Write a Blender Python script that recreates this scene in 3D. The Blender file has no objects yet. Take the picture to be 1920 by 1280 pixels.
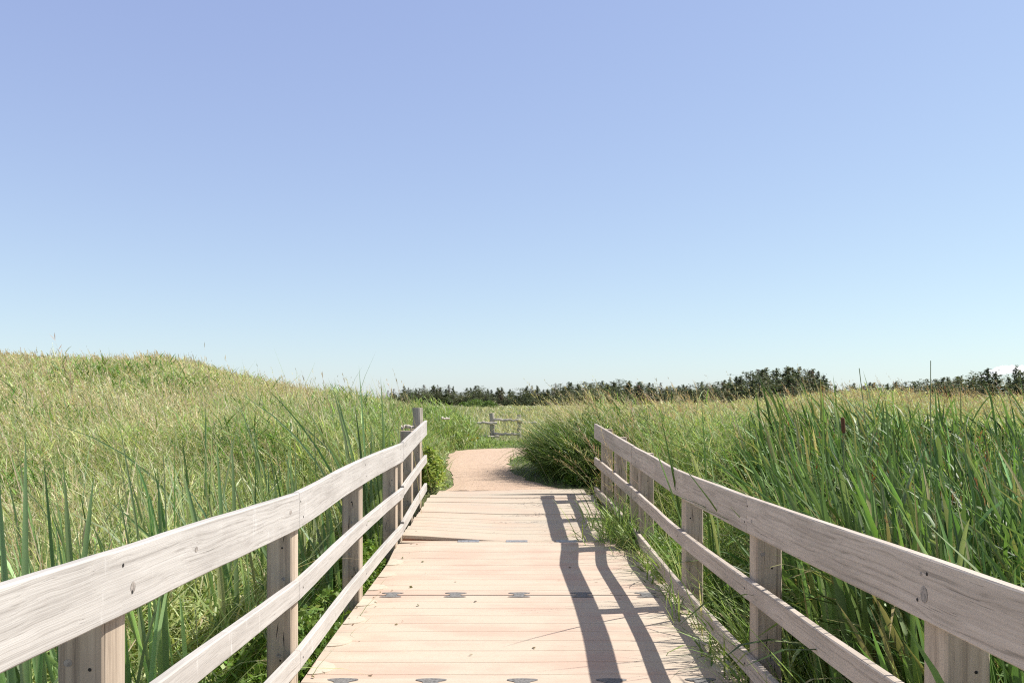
import bpy, math
import numpy as np
from mathutils import Vector
rng = np.random.default_rng(7)
R = math.radians
sc = bpy.context.scene
COL = sc.collection

# ------------------------------------------------------------------ camera, sky, sun, exposure
EYE = 1.6                      # camera height above the deck (deck top is z = 0)
F = 1570.0                     # focal length in pixels of the 1920 px wide photograph
HOR = 745.0                    # row of the horizon
cam = bpy.data.cameras.new('camera')
cam.sensor_width = 36.0
cam.lens = F / 1920 * 36
cam.shift_y = (HOR - 640) / 1920
cam.clip_start = 0.05
cam.clip_end = 20000
co = bpy.data.objects.new('camera', cam)
co.location = (0, 0, EYE)
co.rotation_euler = (R(90), 0, 0)
COL.objects.link(co)
sc.camera = co

SUN_EL, SUN_AZ = R(52), R(79)   # azimuth clockwise from +Y
w = bpy.data.worlds.new('World')
sc.world = w
w.use_nodes = True
nt = w.node_tree
bg = nt.nodes['Background']
sky = nt.nodes.new('ShaderNodeTexSky')
sky.sky_type = 'NISHITA'
sky.sun_disc = False
sky.sun_elevation = SUN_EL
sky.sun_rotation = SUN_AZ
sky.altitude = 0
sky.air_density = 1.0
sky.dust_density = 0.3
sky.ozone_density = 1.0
# soften the contrast of the physical sky per channel (pale summer haze), same sun direction
EXPO = 0.75
sep = nt.nodes.new('ShaderNodeSeparateColor'); cmb = nt.nodes.new('ShaderNodeCombineColor')
nt.links.new(sky.outputs[0], sep.inputs[0])
for c, (p, g) in enumerate(((0.504, 0.925), (0.600, 1.105), (0.402, 1.132))):
    pw = nt.nodes.new('ShaderNodeMath'); pw.operation = 'POWER'; pw.inputs[1].default_value = p
    ml = nt.nodes.new('ShaderNodeMath'); ml.operation = 'MULTIPLY'; ml.inputs[1].default_value = g * 10 * 0.1 ** p / 2 ** EXPO
    nt.links.new(sep.outputs[c], pw.inputs[0]); nt.links.new(pw.outputs[0], ml.inputs[0]); nt.links.new(ml.outputs[0], cmb.inputs[c])
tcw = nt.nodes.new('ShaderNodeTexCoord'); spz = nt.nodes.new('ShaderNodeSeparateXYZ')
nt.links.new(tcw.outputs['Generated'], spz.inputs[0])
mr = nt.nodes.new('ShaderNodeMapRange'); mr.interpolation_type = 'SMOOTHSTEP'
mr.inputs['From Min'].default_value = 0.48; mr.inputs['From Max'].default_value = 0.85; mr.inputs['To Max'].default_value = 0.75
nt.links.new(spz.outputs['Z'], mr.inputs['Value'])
mxw = nt.nodes.new('ShaderNodeMix'); mxw.data_type = 'RGBA'           # warm grey added to the unseen upper sky to cut blue fill light
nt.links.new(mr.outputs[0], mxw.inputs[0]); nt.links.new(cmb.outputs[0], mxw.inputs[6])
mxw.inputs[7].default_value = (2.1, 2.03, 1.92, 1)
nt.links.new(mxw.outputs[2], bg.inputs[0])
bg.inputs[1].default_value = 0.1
sl = bpy.data.lights.new('sun', 'SUN')
sl.energy = 4.05
sl.angle = R(0.53)
sl.color = (1.0, 0.95, 0.87)
so = bpy.data.objects.new('sun', sl)
sd = Vector((math.cos(SUN_EL) * math.sin(SUN_AZ), math.cos(SUN_EL) * math.cos(SUN_AZ), math.sin(SUN_EL)))
so.rotation_euler = sd.to_track_quat('Z', 'Y').to_euler()
so.location = (20, 5, 30)
COL.objects.link(so)
sc.view_settings.view_transform = 'Standard'
sc.view_settings.look = 'None'
sc.view_settings.exposure = EXPO
sc.view_settings.gamma = 1
sc.cycles.use_denoising = False
sc.cycles.filter_width = 1.15
sc.cycles.sample_clamp_indirect = 4

# ------------------------------------------------------------------ helpers
def tag(o, label=None, cat=None, group=None, kind=None):
    if label: o['label'] = label
    if cat: o['category'] = cat
    if group: o['group'] = group
    if kind: o['kind'] = kind
    return o

def empty(name, loc=(0, 0, 0)):
    o = bpy.data.objects.new(name, None)
    o.location = loc
    o.empty_display_size = 0.2
    COL.objects.link(o)
    return o

def link(name, me, parent=None, mats=()):
    o = bpy.data.objects.new(name, me)
    for m in mats: me.materials.append(m)
    COL.objects.link(o)
    if parent:
        o.parent = parent
        o.matrix_parent_inverse.identity()
        o.location = -Vector(parent.location)    # vertices are in world space
    return o

def at(px, py, Y):
    return ((px - 960) / F * Y, Y, EYE - (py - HOR) / F * Y)

def sstep(a, b, x):
    t = np.clip((x - a) / (b - a), 0, 1)
    return t * t * (3 - 2 * t)

class MB:
    """collects polygons (world space) with an optional wood coordinate per vertex"""
    def __init__(s): s.v = []; s.f = []; s.m = []; s.bc = []
    def add(s, vs, fs, bc=None, m=0):
        o = len(s.v)
        s.v += [tuple(map(float, p)) for p in vs]
        s.bc += [tuple(map(float, p)) for p in (bc if bc is not None else vs)]
        s.f += [tuple(i + o for i in q) for q in fs]
        s.m += [m] * len(fs)
    def box(s, x0, x1, y0, y1, z0, z1, ch=0.006, axis=1, seed=0.0, m=0, tilt=None):
        """box with chamfered long edges; axis = long axis"""
        lo = [x0, y0, z0]; hi = [x1, y1, z1]
        a = axis; b, c = [k for k in range(3) if k != a]
        n = max(2, int((hi[a] - lo[a]) / 0.25) + 1)
        ring = [(lo[b] + ch, lo[c]), (hi[b] - ch, lo[c]), (hi[b], lo[c] + ch), (hi[b], hi[c] - ch),
                (hi[b] - ch, hi[c]), (lo[b] + ch, hi[c]), (lo[b], hi[c] - ch), (lo[b], lo[c] + ch)]
        vs, bc = [], []
        for i in range(n + 1):
            t = lo[a] + (hi[a] - lo[a]) * i / n
            for (p, q) in ring:
                v = [0, 0, 0]; v[a] = t; v[b] = p; v[c] = q
                if tilt: v = tilt(v)
                vs.append(v); bc.append((t + seed * 3.1, p + seed, q + seed * 1.7))
        s.add(vs, ring_faces(n + 1, 8), bc, m)
    def disc(s, c, n, rx, rz, m=1, k=12):
        """flat oval plate lying on a surface with normal n (n along x or y or z)"""
        c = Vector(c); n = Vector(n).normalized()
        up = Vector((0, 0, 1)) if abs(n.z) < 0.9 else Vector((0, 1, 0))
        t = up.cross(n).normalized(); u = n.cross(t)
        vs = [c + t * math.cos(2 * math.pi * i / k) * rx + u * math.sin(2 * math.pi * i / k) * rz for i in range(k)]
        s.add(vs, [tuple(range(k))], None, m)
    def cyl(s, p0, p1, r0, r1, k=10, m=0, rings=6, wob=0.0, seed=0):
        p0 = Vector(p0); p1 = Vector(p1); d = (p1 - p0); L = d.length; d.normalize()
        t = d.orthogonal().normalized(); u = d.cross(t)
        vs, bc = [], []
        rg = np.random.default_rng(seed + 11)
        lob = rg.normal(0, 1, k)
        for i in range(rings + 1):
            f = i / rings
            off = (t * rg.normal(0, wob) + u * rg.normal(0, wob)) if 0 < i < rings else Vector((0, 0, 0))
            for j in range(k):
                a = 2 * math.pi * j / k
                r = (r0 + (r1 - r0) * f) * (1 + wob * 3 * lob[j])
                vs.append(p0 + d * L * f + off + (t * math.cos(a) + u * math.sin(a)) * r)
                bc.append((f * L + seed, math.cos(a) * r0, math.sin(a) * r0))
        s.add(vs, ring_faces(rings + 1, k), bc, m)
    def mesh(s, name, smooth=False):
        me = bpy.data.meshes.new(name)
        me.from_pydata(s.v, [], s.f)
        at_ = me.attributes.new('bc', 'FLOAT_VECTOR', 'POINT')
        at_.data.foreach_set('vector', np.array(s.bc, np.float32).ravel())
        me.polygons.foreach_set('material_index', np.array(s.m, np.int32))
        if smooth: me.polygons.foreach_set('use_smooth', np.ones(len(s.f), bool))
        me.update()
        return me
    def build(s, name, parent=None, mats=(), smooth=False):
        return link(name, s.mesh(name, smooth), parent, mats)

def ring_faces(n, k):
    fs = []
    for i in range(n - 1):
        for j in range(k):
            a = i * k + j; b = i * k + (j + 1) % k
            fs.append((a, b, b + k, a + k))
    fs.append(tuple(reversed(range(k))))
    fs.append(tuple(range((n - 1) * k, n * k)))
    return fs

# ------------------------------------------------------------------ materials
def mat(name):
    m = bpy.data.materials.new(name)
    m.use_nodes = True
    return m, m.node_tree, m.node_tree.nodes['Principled BSDF']

def N(t, typ, **kw):
    n = t.nodes.new(typ)
    for k, v in kw.items():
        if k in n.inputs: n.inputs[k].default_value = v
        else: setattr(n, k, v)
    return n

def ramp(t, fac, stops):
    r = t.nodes.new('ShaderNodeValToRGB')
    el = r.color_ramp.elements
    while len(el) < len(stops): el.new(0.5)
    for e, (p, c) in zip(el, stops):
        e.position = p
        e.color = (*c, 1) if len(c) == 3 else c
    t.links.new(fac, r.inputs[0])
    return r.outputs[0]

def mixc(t, fac, a, b, mode='MIX'):
    m = t.nodes.new('ShaderNodeMix')
    m.data_type = 'RGBA'; m.blend_type = mode
    for s, v in ((m.inputs[0], fac), (m.inputs[6], a), (m.inputs[7], b)):
        if hasattr(v, 'links'): t.links.new(v, s)
        elif isinstance(v, (int, float)): s.default_value = v
        else: s.default_value = (*v, 1)
    return m.outputs[2]

def noise(t, vec, scale, detail=4, rough=0.55, dist=0.0):
    n = N(t, 'ShaderNodeTexNoise', Scale=scale, Detail=detail, Roughness=rough, Distortion=dist)
    if vec is not None: t.links.new(vec, n.inputs['Vector'])
    return n.outputs['Fac']

def mapping(t, vec, scale, loc=(0, 0, 0)):
    m = t.nodes.new('ShaderNodeMapping')
    m.inputs['Scale'].default_value = scale
    m.inputs['Location'].default_value = loc
    t.links.new(vec, m.inputs['Vector'])
    return m.outputs[0]

def wood(name, dark, mid, light, streak=0.0, grain=85.0):
    m, t, b = mat(name)
    at_ = t.nodes.new('ShaderNodeAttribute'); at_.attribute_name = 'bc'
    v = at_.outputs['Vector']
    warp = noise(t, mapping(t, v, (1.1, 5, 5)), 1.0, 3)
    add = N(t, 'ShaderNodeVectorMath', operation='MULTIPLY_ADD')
    cmb = t.nodes.new('ShaderNodeCombineXYZ')
    t.links.new(warp, cmb.inputs[1]); t.links.new(warp, cmb.inputs[2])
    t.links.new(cmb.outputs[0], add.inputs[0]); add.inputs[1].default_value = (0, 0.07, 0.07)
    t.links.new(v, add.inputs[2])
    gv = add.outputs[0]
    g1 = noise(t, mapping(t, gv, (0.5, grain, grain)), 1.0, 5, 0.62)
    g2 = noise(t, mapping(t, gv, (0.9, grain * 3, grain * 3)), 1.0, 3, 0.6)
    blot = noise(t, mapping(t, v, (1.6, 7, 7)), 1.0, 4, 0.6)
    c = ramp(t, g1, [(0.30, dark), (0.46, mid), (0.66, light)])
    c = mixc(t, ramp(t, blot, [(0.42, (0, 0, 0)), (0.68, (0.55, 0.55, 0.55))]), c, dark)
    crack = ramp(t, g2, [(0.29, (0.8, 0.8, 0.8)), (0.35, (0, 0, 0))])
    c = mixc(t, crack, c, tuple(x * 0.45 for x in dark))
    if streak:
        s1 = noise(t, mapping(t, v, (14, 2.2, 2.2)), 1.0, 3, 0.7)
        c = mixc(t, ramp(t, s1, [(0.64, (0, 0, 0)), (0.74, (streak,) * 3)]), c, (0.8, 0.79, 0.77))
    t.links.new(c, b.inputs['Base Color'])
    b.inputs['Roughness'].default_value = 0.8
    b.inputs['Specular IOR Level'].default_value = 0.25
    bp = N(t, 'ShaderNodeBump', Strength=0.35, Distance=0.004)
    hh = N(t, 'ShaderNodeMath', operation='ADD')
    t.links.new(g1, hh.inputs[0]); t.links.new(g2, hh.inputs[1])
    t.links.new(hh.outputs[0], bp.inputs['Height'])
    t.links.new(bp.outputs[0], b.inputs['Normal'])
    return m

def plain(name, col, rough=0.6, metal=0.0, var=0.25, sc_=40):
    m, t, b = mat(name)
    tc = t.nodes.new('ShaderNodeTexCoord')
    n = noise(t, tc.outputs['Object'], sc_, 4)
    c = ramp(t, n, [(0.3, tuple(x * (1 - var) for x in col)), (0.7, tuple(min(1, x * (1 + var)) for x in col))])
    t.links.new(c, b.inputs['Base Color'])
    b.inputs['Roughness'].default_value = rough
    b.inputs['Metallic'].default_value = metal
    return m

def foliage(name, trans=0.35, gloss=0.35, rough=0.42):
    m, t, b = mat(name)
    a = t.nodes.new('ShaderNodeAttribute'); a.attribute_name = 'Col'
    t.links.new(a.outputs['Color'], b.inputs['Base Color'])
    b.inputs['Roughness'].default_value = rough
    b.inputs['Specular IOR Level'].default_value = gloss
    tr = t.nodes.new('ShaderNodeBsdfTranslucent')
    tcol = mixc(t, 1.0, a.outputs['Color'], (1.25, 1.25, 0.75), 'MULTIPLY')
    t.links.new(tcol, tr.inputs['Color'])
    mx = t.nodes.new('ShaderNodeMixShader')
    mx.inputs[0].default_value = trans
    t.links.new(b.outputs[0], mx.inputs[1]); t.links.new(tr.outputs[0], mx.inputs[2])
    t.links.new(mx.outputs[0], t.nodes['Material Output'].inputs['Surface'])
    return m

W_RAIL = wood('weathered_rail_wood', (0.33, 0.305, 0.28), (0.48, 0.452, 0.42), (0.555, 0.528, 0.495), 0.45)
W_RAIL2 = wood('weathered_rail_wood_brown', (0.30, 0.255, 0.21), (0.52, 0.445, 0.375), (0.60, 0.52, 0.445), 0.1)
W_POST = wood('weathered_post_wood', (0.25, 0.20, 0.155), (0.47, 0.385, 0.295), (0.56, 0.47, 0.37), 0.0, 42)
W_LOG = wood('grey_log_wood', (0.30, 0.275, 0.245), (0.55, 0.49, 0.41), (0.65, 0.59, 0.50), 0.0, 30)
W_POSTLOG = wood('brown_grey_log', (0.20, 0.175, 0.145), (0.40, 0.36, 0.30), (0.52, 0.47, 0.40), 0.0, 30)
W_KNOT = plain('wood_knot', (0.31, 0.275, 0.245), 0.8, 0, 0.4, 90)
M_HOLE = plain('bolt_hole_dark', (0.02, 0.018, 0.016), 0.9)
M_STEEL = plain('galvanised_steel', (0.42, 0.42, 0.41), 0.45, 0.7)
M_RUBBER = plain('grey_coupler', (0.17, 0.165, 0.16), 0.8, 0, 0.45, 60)
M_CAP = plain('cream_plastic', (0.56, 0.49, 0.39), 0.6, 0, 0.05, 20)
M_REDEDGE = plain('red_sand_stained_edge', (0.42, 0.22, 0.14), 0.9, 0, 0.2, 20)

def sand_stain(name, base, pink, grey, groove=None):
    m, t, b = mat(name)
    tc = t.nodes.new('ShaderNodeTexCoord'); v = tc.outputs['Object']
    a = noise(t, mapping(t, v, (0.8, 1.7, 1)), 1.6, 4, 0.6)
    f = noise(t, v, 45, 3, 0.7)
    c = mixc(t, ramp(t, a, [(0.44, (0, 0, 0)), (0.62, (0.9, 0.9, 0.9))]), base, pink)
    g = noise(t, mapping(t, v, (0.6, 9, 1), (3, 1, 0)), 1.0, 5, 0.65)
    c = mixc(t, ramp(t, g, [(0.52, (0, 0, 0)), (0.72, (0.75, 0.75, 0.75))]), c, grey)
    c = mixc(t, ramp(t, f, [(0.3, (0.28, 0.28, 0.28)), (0.5, (0, 0, 0))]), c, tuple(x * 0.7 for x in base))
    spots = noise(t, v, 9, 2, 0.4)
    c = mixc(t, ramp(t, spots, [(0.76, (0, 0, 0)), (0.79, (0.6, 0.6, 0.6))]), c, (0.2, 0.15, 0.11))
    t.links.new(c, b.inputs['Base Color'])
    b.inputs['Roughness'].default_value = 0.75
    b.inputs['Specular IOR Level'].default_value = 0.3
    bp = N(t, 'ShaderNodeBump', Strength=0.25, Distance=0.003)
    t.links.new(noise(t, v, 130, 3, 0.7), bp.inputs['Height'])
    t.links.new(bp.outputs[0], b.inputs['Normal'])
    return m
M_DECK = sand_stain('beige_dock_plastic', (0.53, 0.445, 0.352), (0.52, 0.375, 0.295), (0.53, 0.475, 0.39))
M_RAMP = sand_stain('sandy_ramp_boards', (0.50, 0.43, 0.34), (0.50, 0.39, 0.305), (0.42, 0.375, 0.32))

def ground_material():
    m, t, b = mat('meadow_soil')
    tc = t.nodes.new('ShaderNodeTexCoord'); v = tc.outputs['Object']
    n1 = noise(t, v, 0.25, 6, 0.6); n2 = noise(t, v, 9, 5, 0.7)
    c = mixc(t, ramp(t, n1, [(0.4, (0, 0, 0)), (0.62, (1, 1, 1))]), (0.115, 0.14, 0.045), (0.20, 0.19, 0.085))
    c = mixc(t, ramp(t, n2, [(0.35, (0.7, 0.7, 0.7)), (0.6, (0, 0, 0))]), c, (0.07, 0.075, 0.03))
    t.links.new(c, b.inputs['Base Color'])
    b.inputs['Roughness'].default_value = 0.95
    bp = N(t, 'ShaderNodeBump', Strength=0.6, Distance=0.05)
    t.links.new(n2, bp.inputs['Height']); t.links.new(bp.outputs[0], b.inputs['Normal'])
    return m
def path_material():
    m, t, b = mat('red_sand')
    tc = t.nodes.new('ShaderNodeTexCoord'); v = tc.outputs['Object']
    n1 = noise(t, mapping(t, v, (1, 0.5, 1)), 1.2, 5, 0.6); n2 = noise(t, v, 14, 5, 0.7); n3 = noise(t, v, 150, 2)
    c = mixc(t, n1, (0.47, 0.335, 0.24), (0.55, 0.415, 0.305))
    c = mixc(t, ramp(t, n2, [(0.33, (0.9, 0.9, 0.9)), (0.43, (0, 0, 0))]), c, (0.33, 0.215, 0.15))
    c = mixc(t, ramp(t, n3, [(0.3, (0.5, 0.5, 0.5)), (0.5, (0, 0, 0))]), c, (0.40, 0.27, 0.19))
    t.links.new(c, b.inputs['Base Color'])
    b.inputs['Roughness'].default_value = 0.95
    bp = N(t, 'ShaderNodeBump', Strength=0.8, Distance=0.03)
    t.links.new(n2, bp.inputs['Height']); t.links.new(bp.outputs[0], b.inputs['Normal'])
    return m
M_GROUND = ground_material()
M_PATH = path_material()
M_GRASS = foliage('grass_blades', 0.38, 0.4, 0.48)
M_REED = foliage('reed_leaves', 0.32, 0.5, 0.5)
M_LEAF = foliage('weed_leaves', 0.35, 0.35, 0.45)
M_NEEDLE = foliage('spruce_needles', 0.22, 0.2, 0.6)
M_BARK = plain('bark', (0.12, 0.095, 0.075), 0.9, 0, 0.3, 12)

# ------------------------------------------------------------------ terrain
RIDGE_X = np.array([-200, -60, -36, -30, -24.5, -21, -18.5, -16.8, -15, -13.5, -10.4, -8.6, -6.6, -4.6, -2.3, 0])
RIDGE_Z = np.array([1.6, 2.4, 3.1, 3.2, 3.05, 2.8, 2.78, 2.95, 2.68, 2.2, 1.55, 1.3, 0.85, 0.55, 0.38, 0.3])
def ground(x, y):
    x = np.asarray(x, float); y = np.asarray(y, float)
    low = -0.28
    z = low + (0.29 - low) * sstep(8.2, 10.9, y)
    under = np.clip((1.75 - np.abs(x - 0.05)) / 0.4, 0, 1) * (1 - sstep(11.35, 11.75, y))
    z = z * (1 - under) + low * under
    # dune on the left, crest about forty metres out
    xs = np.where(y > 3, x * 40.0 / np.maximum(y, 6), x)
    rid = np.interp(xs, RIDGE_X, RIDGE_Z) - 0.3
    up = sstep(9, 40, y) ** 0.9
    down = 1 - 0.85 * sstep(44, 85, y)
    side = sstep(-1.2, -3.5, x) if np.ndim(x) == 0 else np.clip((-1.2 - x) / 2.3, 0, 1)
    z = z + rid * up * down * side
    # grassy rise on the right
    z = z + 0.52 * np.exp(-(((x - 15.8) / 4.2) ** 2 + ((y - 37) / 9) ** 2))
    z = z + 0.10 * np.sin(x * 0.31 + 1) * np.sin(y * 0.23) * sstep(26, 40, y) * (1 - 0.7 * sstep(60, 120, y))
    return z

def grid_axis(segs):
    out = []
    for a, b, s in segs: out += list(np.arange(a, b, s))
    return np.array(out + [segs[-1][1]])
gx = grid_axis([(-900, -120, 60), (-120, -40, 6), (-40, -3, 0.8), (-3, 3, 0.2), (3, 40, 0.8), (40, 120, 6), (120, 900, 60)])
gy = grid_axis([(-60, -4, 6), (-4, 7, 0.7), (7, 13, 0.15), (13, 60, 0.7), (60, 260, 5), (260, 1500, 80)])
X, Y = np.meshgrid(gx, gy)
Z = ground(X, Y)
nx, ny = len(gx), len(gy)
vs = np.stack([X, Y, Z], -1).reshape(-1, 3)
fs = [(j * nx + i, j * nx + i + 1, (j + 1) * nx + i + 1, (j + 1) * nx + i) for j in range(ny - 1) for i in range(nx - 1)]
me = bpy.data.meshes.new('ground'); me.from_pydata(vs.tolist(), [], fs)
me.polygons.foreach_set('use_smooth', np.ones(len(fs), bool))
tag(link('ground', me, None, [M_GROUND]), kind='structure')

# sandy path, a sheet on the flat verge, bending right behind the tussock
PATH_L = [(-0.95, 11.72), (-0.82, 12.2), (-1.02, 14.2), (-1.30, 17.0), (-1.45, 19.2), (-1.35, 20.7), (0.0, 21.7), (3.0, 22.6), (7.0, 23.4), (12, 24.2)]
PATH_R = [(0.85, 11.72), (0.60, 12.05), (0.18, 13.4), (-0.04, 15.0), (-0.05, 16.6), (0.05, 18.3), (0.7, 19.2), (3.2, 20.3), (7.2, 21.2), (12, 22.0)]
def resample(P, n):
    P = np.array(P, float); d = np.r_[0, np.cumsum(np.linalg.norm(np.diff(P, axis=0), axis=1))]
    t = np.linspace(0, d[-1], n)
    out = np.stack([np.interp(t, d, P[:, k]) for k in range(P.shape[1])], 1)
    for _ in range(2): out[1:-1] = (out[:-2] + 2 * out[1:-1] + out[2:]) / 4
    return out
pl = resample(PATH_L, 70); pr = resample(PATH_R, 70)
pl[2:] += rng.normal(0, 0.035, (68, 2)); pr[2:] += rng.normal(0, 0.04, (68, 2))
m_ = 24
pv, pf = [], []
for i in range(70):
    for k in range(m_ + 1):
        f = k / m_
        x, y = pl[i] * (1 - f) + pr[i] * f
        edge = min(f, 1 - f)
        pv.append((x, y, float(ground(x, y)) + 0.010 + 0.012 * min(1, edge * 8) + 0.0025 * rng.normal() * (edge > 0.05)))
for i in range(69):
    for k in range(m_):
        a = i * (m_ + 1) + k
        pf.append((a, a + 1, a + m_ + 2, a + m_ + 1))
me = bpy.data.meshes.new('path'); me.from_pydata(pv, [], pf)
me.polygons.foreach_set('use_smooth', np.ones(len(pf), bool))
tag(link('path', me, None, [M_PATH]), kind='structure')
PATH_POLY = np.vstack([pl, pr[::-1]])
def in_poly(x, y, P):
    c = np.zeros(len(x), bool)
    j = len(P) - 1
    for i in range(len(P)):
        xi, yi = P[i]; xj, yj = P[j]
        hit = ((yi > y) != (yj > y)) & (x < (xj - xi) * (y - yi) / (yj - yi + 1e-12) + xi)
        c ^= hit
        j = i
    return c

# ------------------------------------------------------------------ boardwalk
def deck_z(x, y):
    z = 0.0 * y
    z = z + 0.085 * sstep(7.9, 8.75, y) - 0.03 * sstep(8.75, 8.97, y)          # the last float rides up at the hinge
    z = z - 0.02 * np.exp(-((y - 4.74) / 0.5) ** 2) + 0.03 * sstep(3.5, 1.5, y)
    return z * (1 - 0.35 * np.clip(np.abs(x) - 0.9, 0, 0.4) / 0.4)

DX0, DX1 = -1.20, 1.34
dock = tag(empty('floating_boardwalk', (0.05, 3.9, -0.3)),
           'beige ribbed plastic floating boardwalk running from the foreground to the wooden ramp', 'boardwalk')
def section(y0, y1, seed):
    rg = np.random.default_rng(seed)
    ys = [y0 + 0.012]
    prof = [0.0]
    grooves = list(np.arange(y0 + 0.16, y1 - 0.1, 0.208))
    cur = y0 + 0.012
    for g in grooves:
        for yy in np.linspace(cur, g - 0.007, 4)[1:]: ys.append(yy); prof.append(0)
        ys.append(g); prof.append(-0.007); ys.append(g + 0.007); prof.append(0)
        cur = g + 0.007
    for yy in np.linspace(cur, y1 - 0.012, 4)[1:]: ys.append(yy); prof.append(0)
    ys = np.array(ys); prof = np.array(prof)
    nxx = 26
    xs = np.linspace(DX0, DX1, nxx)
    b = MB()
    vs = []
    wob = [rg.normal(0, 1, 4) for _ in range(3)]
    for yy, p in zip(ys, prof):
        for x in xs:
            e = 0.006 * math.sin(x * 2.6 + yy * 2.1 + wob[0][0]) + 0.004 * math.sin(x * 5.7 + yy + wob[1][0])
            y = yy + e * (y0 + 0.05 < yy < y1 - 0.05)
            vs.append((x, y, float(deck_z(x, y)) + p))
    n = len(ys)
    fs = [(j * nxx + i, j * nxx + i + 1, (j + 1) * nxx + i + 1, (j + 1) * nxx + i) for j in range(n - 1) for i in range(nxx - 1)]
    # skirt
    border = [i for i in range(nxx)] + [j * nxx + nxx - 1 for j in range(1, n)] + [(n - 1) * nxx + i for i in range(nxx - 2, -1, -1)] + [j * nxx for j in range(n - 2, 0, -1)]
    o = len(vs)
    for i in border: vs.append((vs[i][0], vs[i][1], -0.36))
    L = len(border)
    for k in range(L): fs.append((border[k], o + k, o + (k + 1) % L, border[(k + 1) % L]))
    b.add(vs, fs)
    return b.build('deck_section', dock, [M_DECK])
SEAMS = [-1.4, 0.65, 2.70, 4.74, 6.79, 8.93]
for i in range(5): section(SEAMS[i], SEAMS[i + 1], i)
def coupler(x, y):
    """I-shaped dog-bone coupler lying across the seam"""
    b = MB()
    out = []
    for t in np.linspace(0, 2 * math.pi, 40, endpoint=False):
        out.append((math.cos(t), math.sin(t)))
    rim = []
    for (cx, cy) in out:
        yy = cy * 0.088
        half = 0.042 + 0.046 * sstep(0.025, 0.062, abs(yy))
        if abs(cy) > 0.8: half *= math.sqrt(max(0, 1 - ((abs(cy) - 0.8) / 0.2) ** 2)) * 0.75 + 0.25
        rim.append((math.copysign(min(abs(cx) * 2.0, 1.0), cx) * half, yy))
    z = float(deck_z(x, y))
    n = len(rim)
    top = [(x + p, y + q, float(deck_z(x, y + q)) + 0.004 + rng.normal(0, 0.0003)) for p, q in rim]
    bot = [(p[0], p[1], p[2] - 0.03) for p in top]
    b.add(top + bot, [tuple(range(n))] + [(i, i + n, (i + 1) % n + n, (i + 1) % n) for i in range(n)])
    b.build('coupler', dock, [M_RUBBER])
for y in SEAMS[1:5]:
    for k in range(5): coupler(-0.97 + 0.514 * k + rng.normal(0, 0.004), y)
for y in [2.95, 3.46, 3.97, 4.47, 4.99, 5.5, 6.02, 6.53, 7.05, 7.56, 8.08]:
    for sx, xe in ((1, DX0), (-1, DX1)):
        b = MB()
        k = 16; top = []
        for i in range(k + 1):
            a = -math.pi / 2 + math.pi * i / k
            x = xe + sx * (0.01 + 0.135 * math.cos(a)); yy = y + 0.115 * math.sin(a)
            top.append((x, yy, float(deck_z(x, yy)) + 0.007))
        bot = [(p[0], p[1], p[2] - 0.03) for p in top]
        n = k + 1
        b.add(top + bot, [tuple(range(n))] + [(i, i + n, (i + 1) % n + n, (i + 1) % n) for i in range(n)])
        b.build('pocket_cap', dock, [M_CAP])

# ramp
ramp_ = tag(empty('wooden_ramp', (0, 10.1, 0)), 'sand-worn board ramp hinged to the far end of the boardwalk', 'ramp')
RX0, RX1 = -1.19, 1.14
def ramp_z(x, y):
    z = 0.045 + (y - 9.07) * 0.1157
    return z + 0.065 * np.clip((-0.1 - x) / 1.0, 0, 1) * np.clip((11.3 - y) / 2.2, 0, 1)
b = MB()
y = 9.07; k = 0
while y < 11.2:
    wv = 0.140
    sk = rng.normal(0, 0.003)
    dz = rng.normal(0, 0.0025)
    x1 = RX1 - 0.06 * (y - 9.0) / 2.2 + rng.normal(0, 0.008); x0 = RX0 + 0.11 * (y - 9.0) / 2.2 + rng.normal(0, 0.008)
    def tl(v, dz=dz, sk=sk): return (v[0], v[1] + sk * v[0], v[2] + float(ramp_z(v[0], v[1])) + dz)
    b.box(x0, x1, y, y + wv, -0.04, 0.0, 0.004, 0, k * 0.37, 0, tl)
    y += wv + 0.003; k += 1
b.build('deck_boards', ramp_, [M_RAMP])
b = MB()
n = 14
vs = []
for i in range(n + 1):
    x = RX0 + (RX1 - RX0) * i / n
    vs += [(x, 9.066, float(ramp_z(x, 9.066)) - 0.038), (x, 9.062, -0.12), (x, 9.09, -0.12), (x, 9.09, float(ramp_z(x, 9.066)) - 0.042)]
fs = []
for i in range(n):
    for j in range(4): fs.append((i * 4 + j, i * 4 + (j + 1) % 4, i * 4 + 4 + (j + 1) % 4, i * 4 + 4 + j))
b.add(vs, fs); b.build('front_edge', ramp_, [M_REDEDGE])
b = MB(); b.box(-1.2, 1.16, 8.945, 9.045, -0.06, 0.055, 0.006, 0, 4.2); b.build('hinge_beam', ramp_, [W_POST])
for px in (878, 969, 1063):
    x = (px - 960) / F * 8.95
    b = MB(); b.box(x - 0.115, x + 0.115, 8.938, 9.052, 0.056, 0.061, 0.0015, 0)
    b.cyl((x - 0.112, 8.935, 0.057), (x + 0.112, 8.935, 0.057), 0.009, 0.009, 8)
    for dx in (-0.08, 0, 0.08): b.disc((x + dx, 9.0, 0.0616), (0, 0, 1), 0.008, 0.008, 1, 8)
    b.build('hinge_plate', ramp_, [M_STEEL, M_HOLE])
b = MB()
def tl(v): return (v[0], v[1], v[2] + 0.012 * math.sin(v[0] * 2))
b.box(-1.02, 1.0, 11.27, 11.75, 0.24, 0.305, 0.008, 0, 2.2, 0, tl); b.build('landing_board', ramp_, [M_RAMP])

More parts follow.
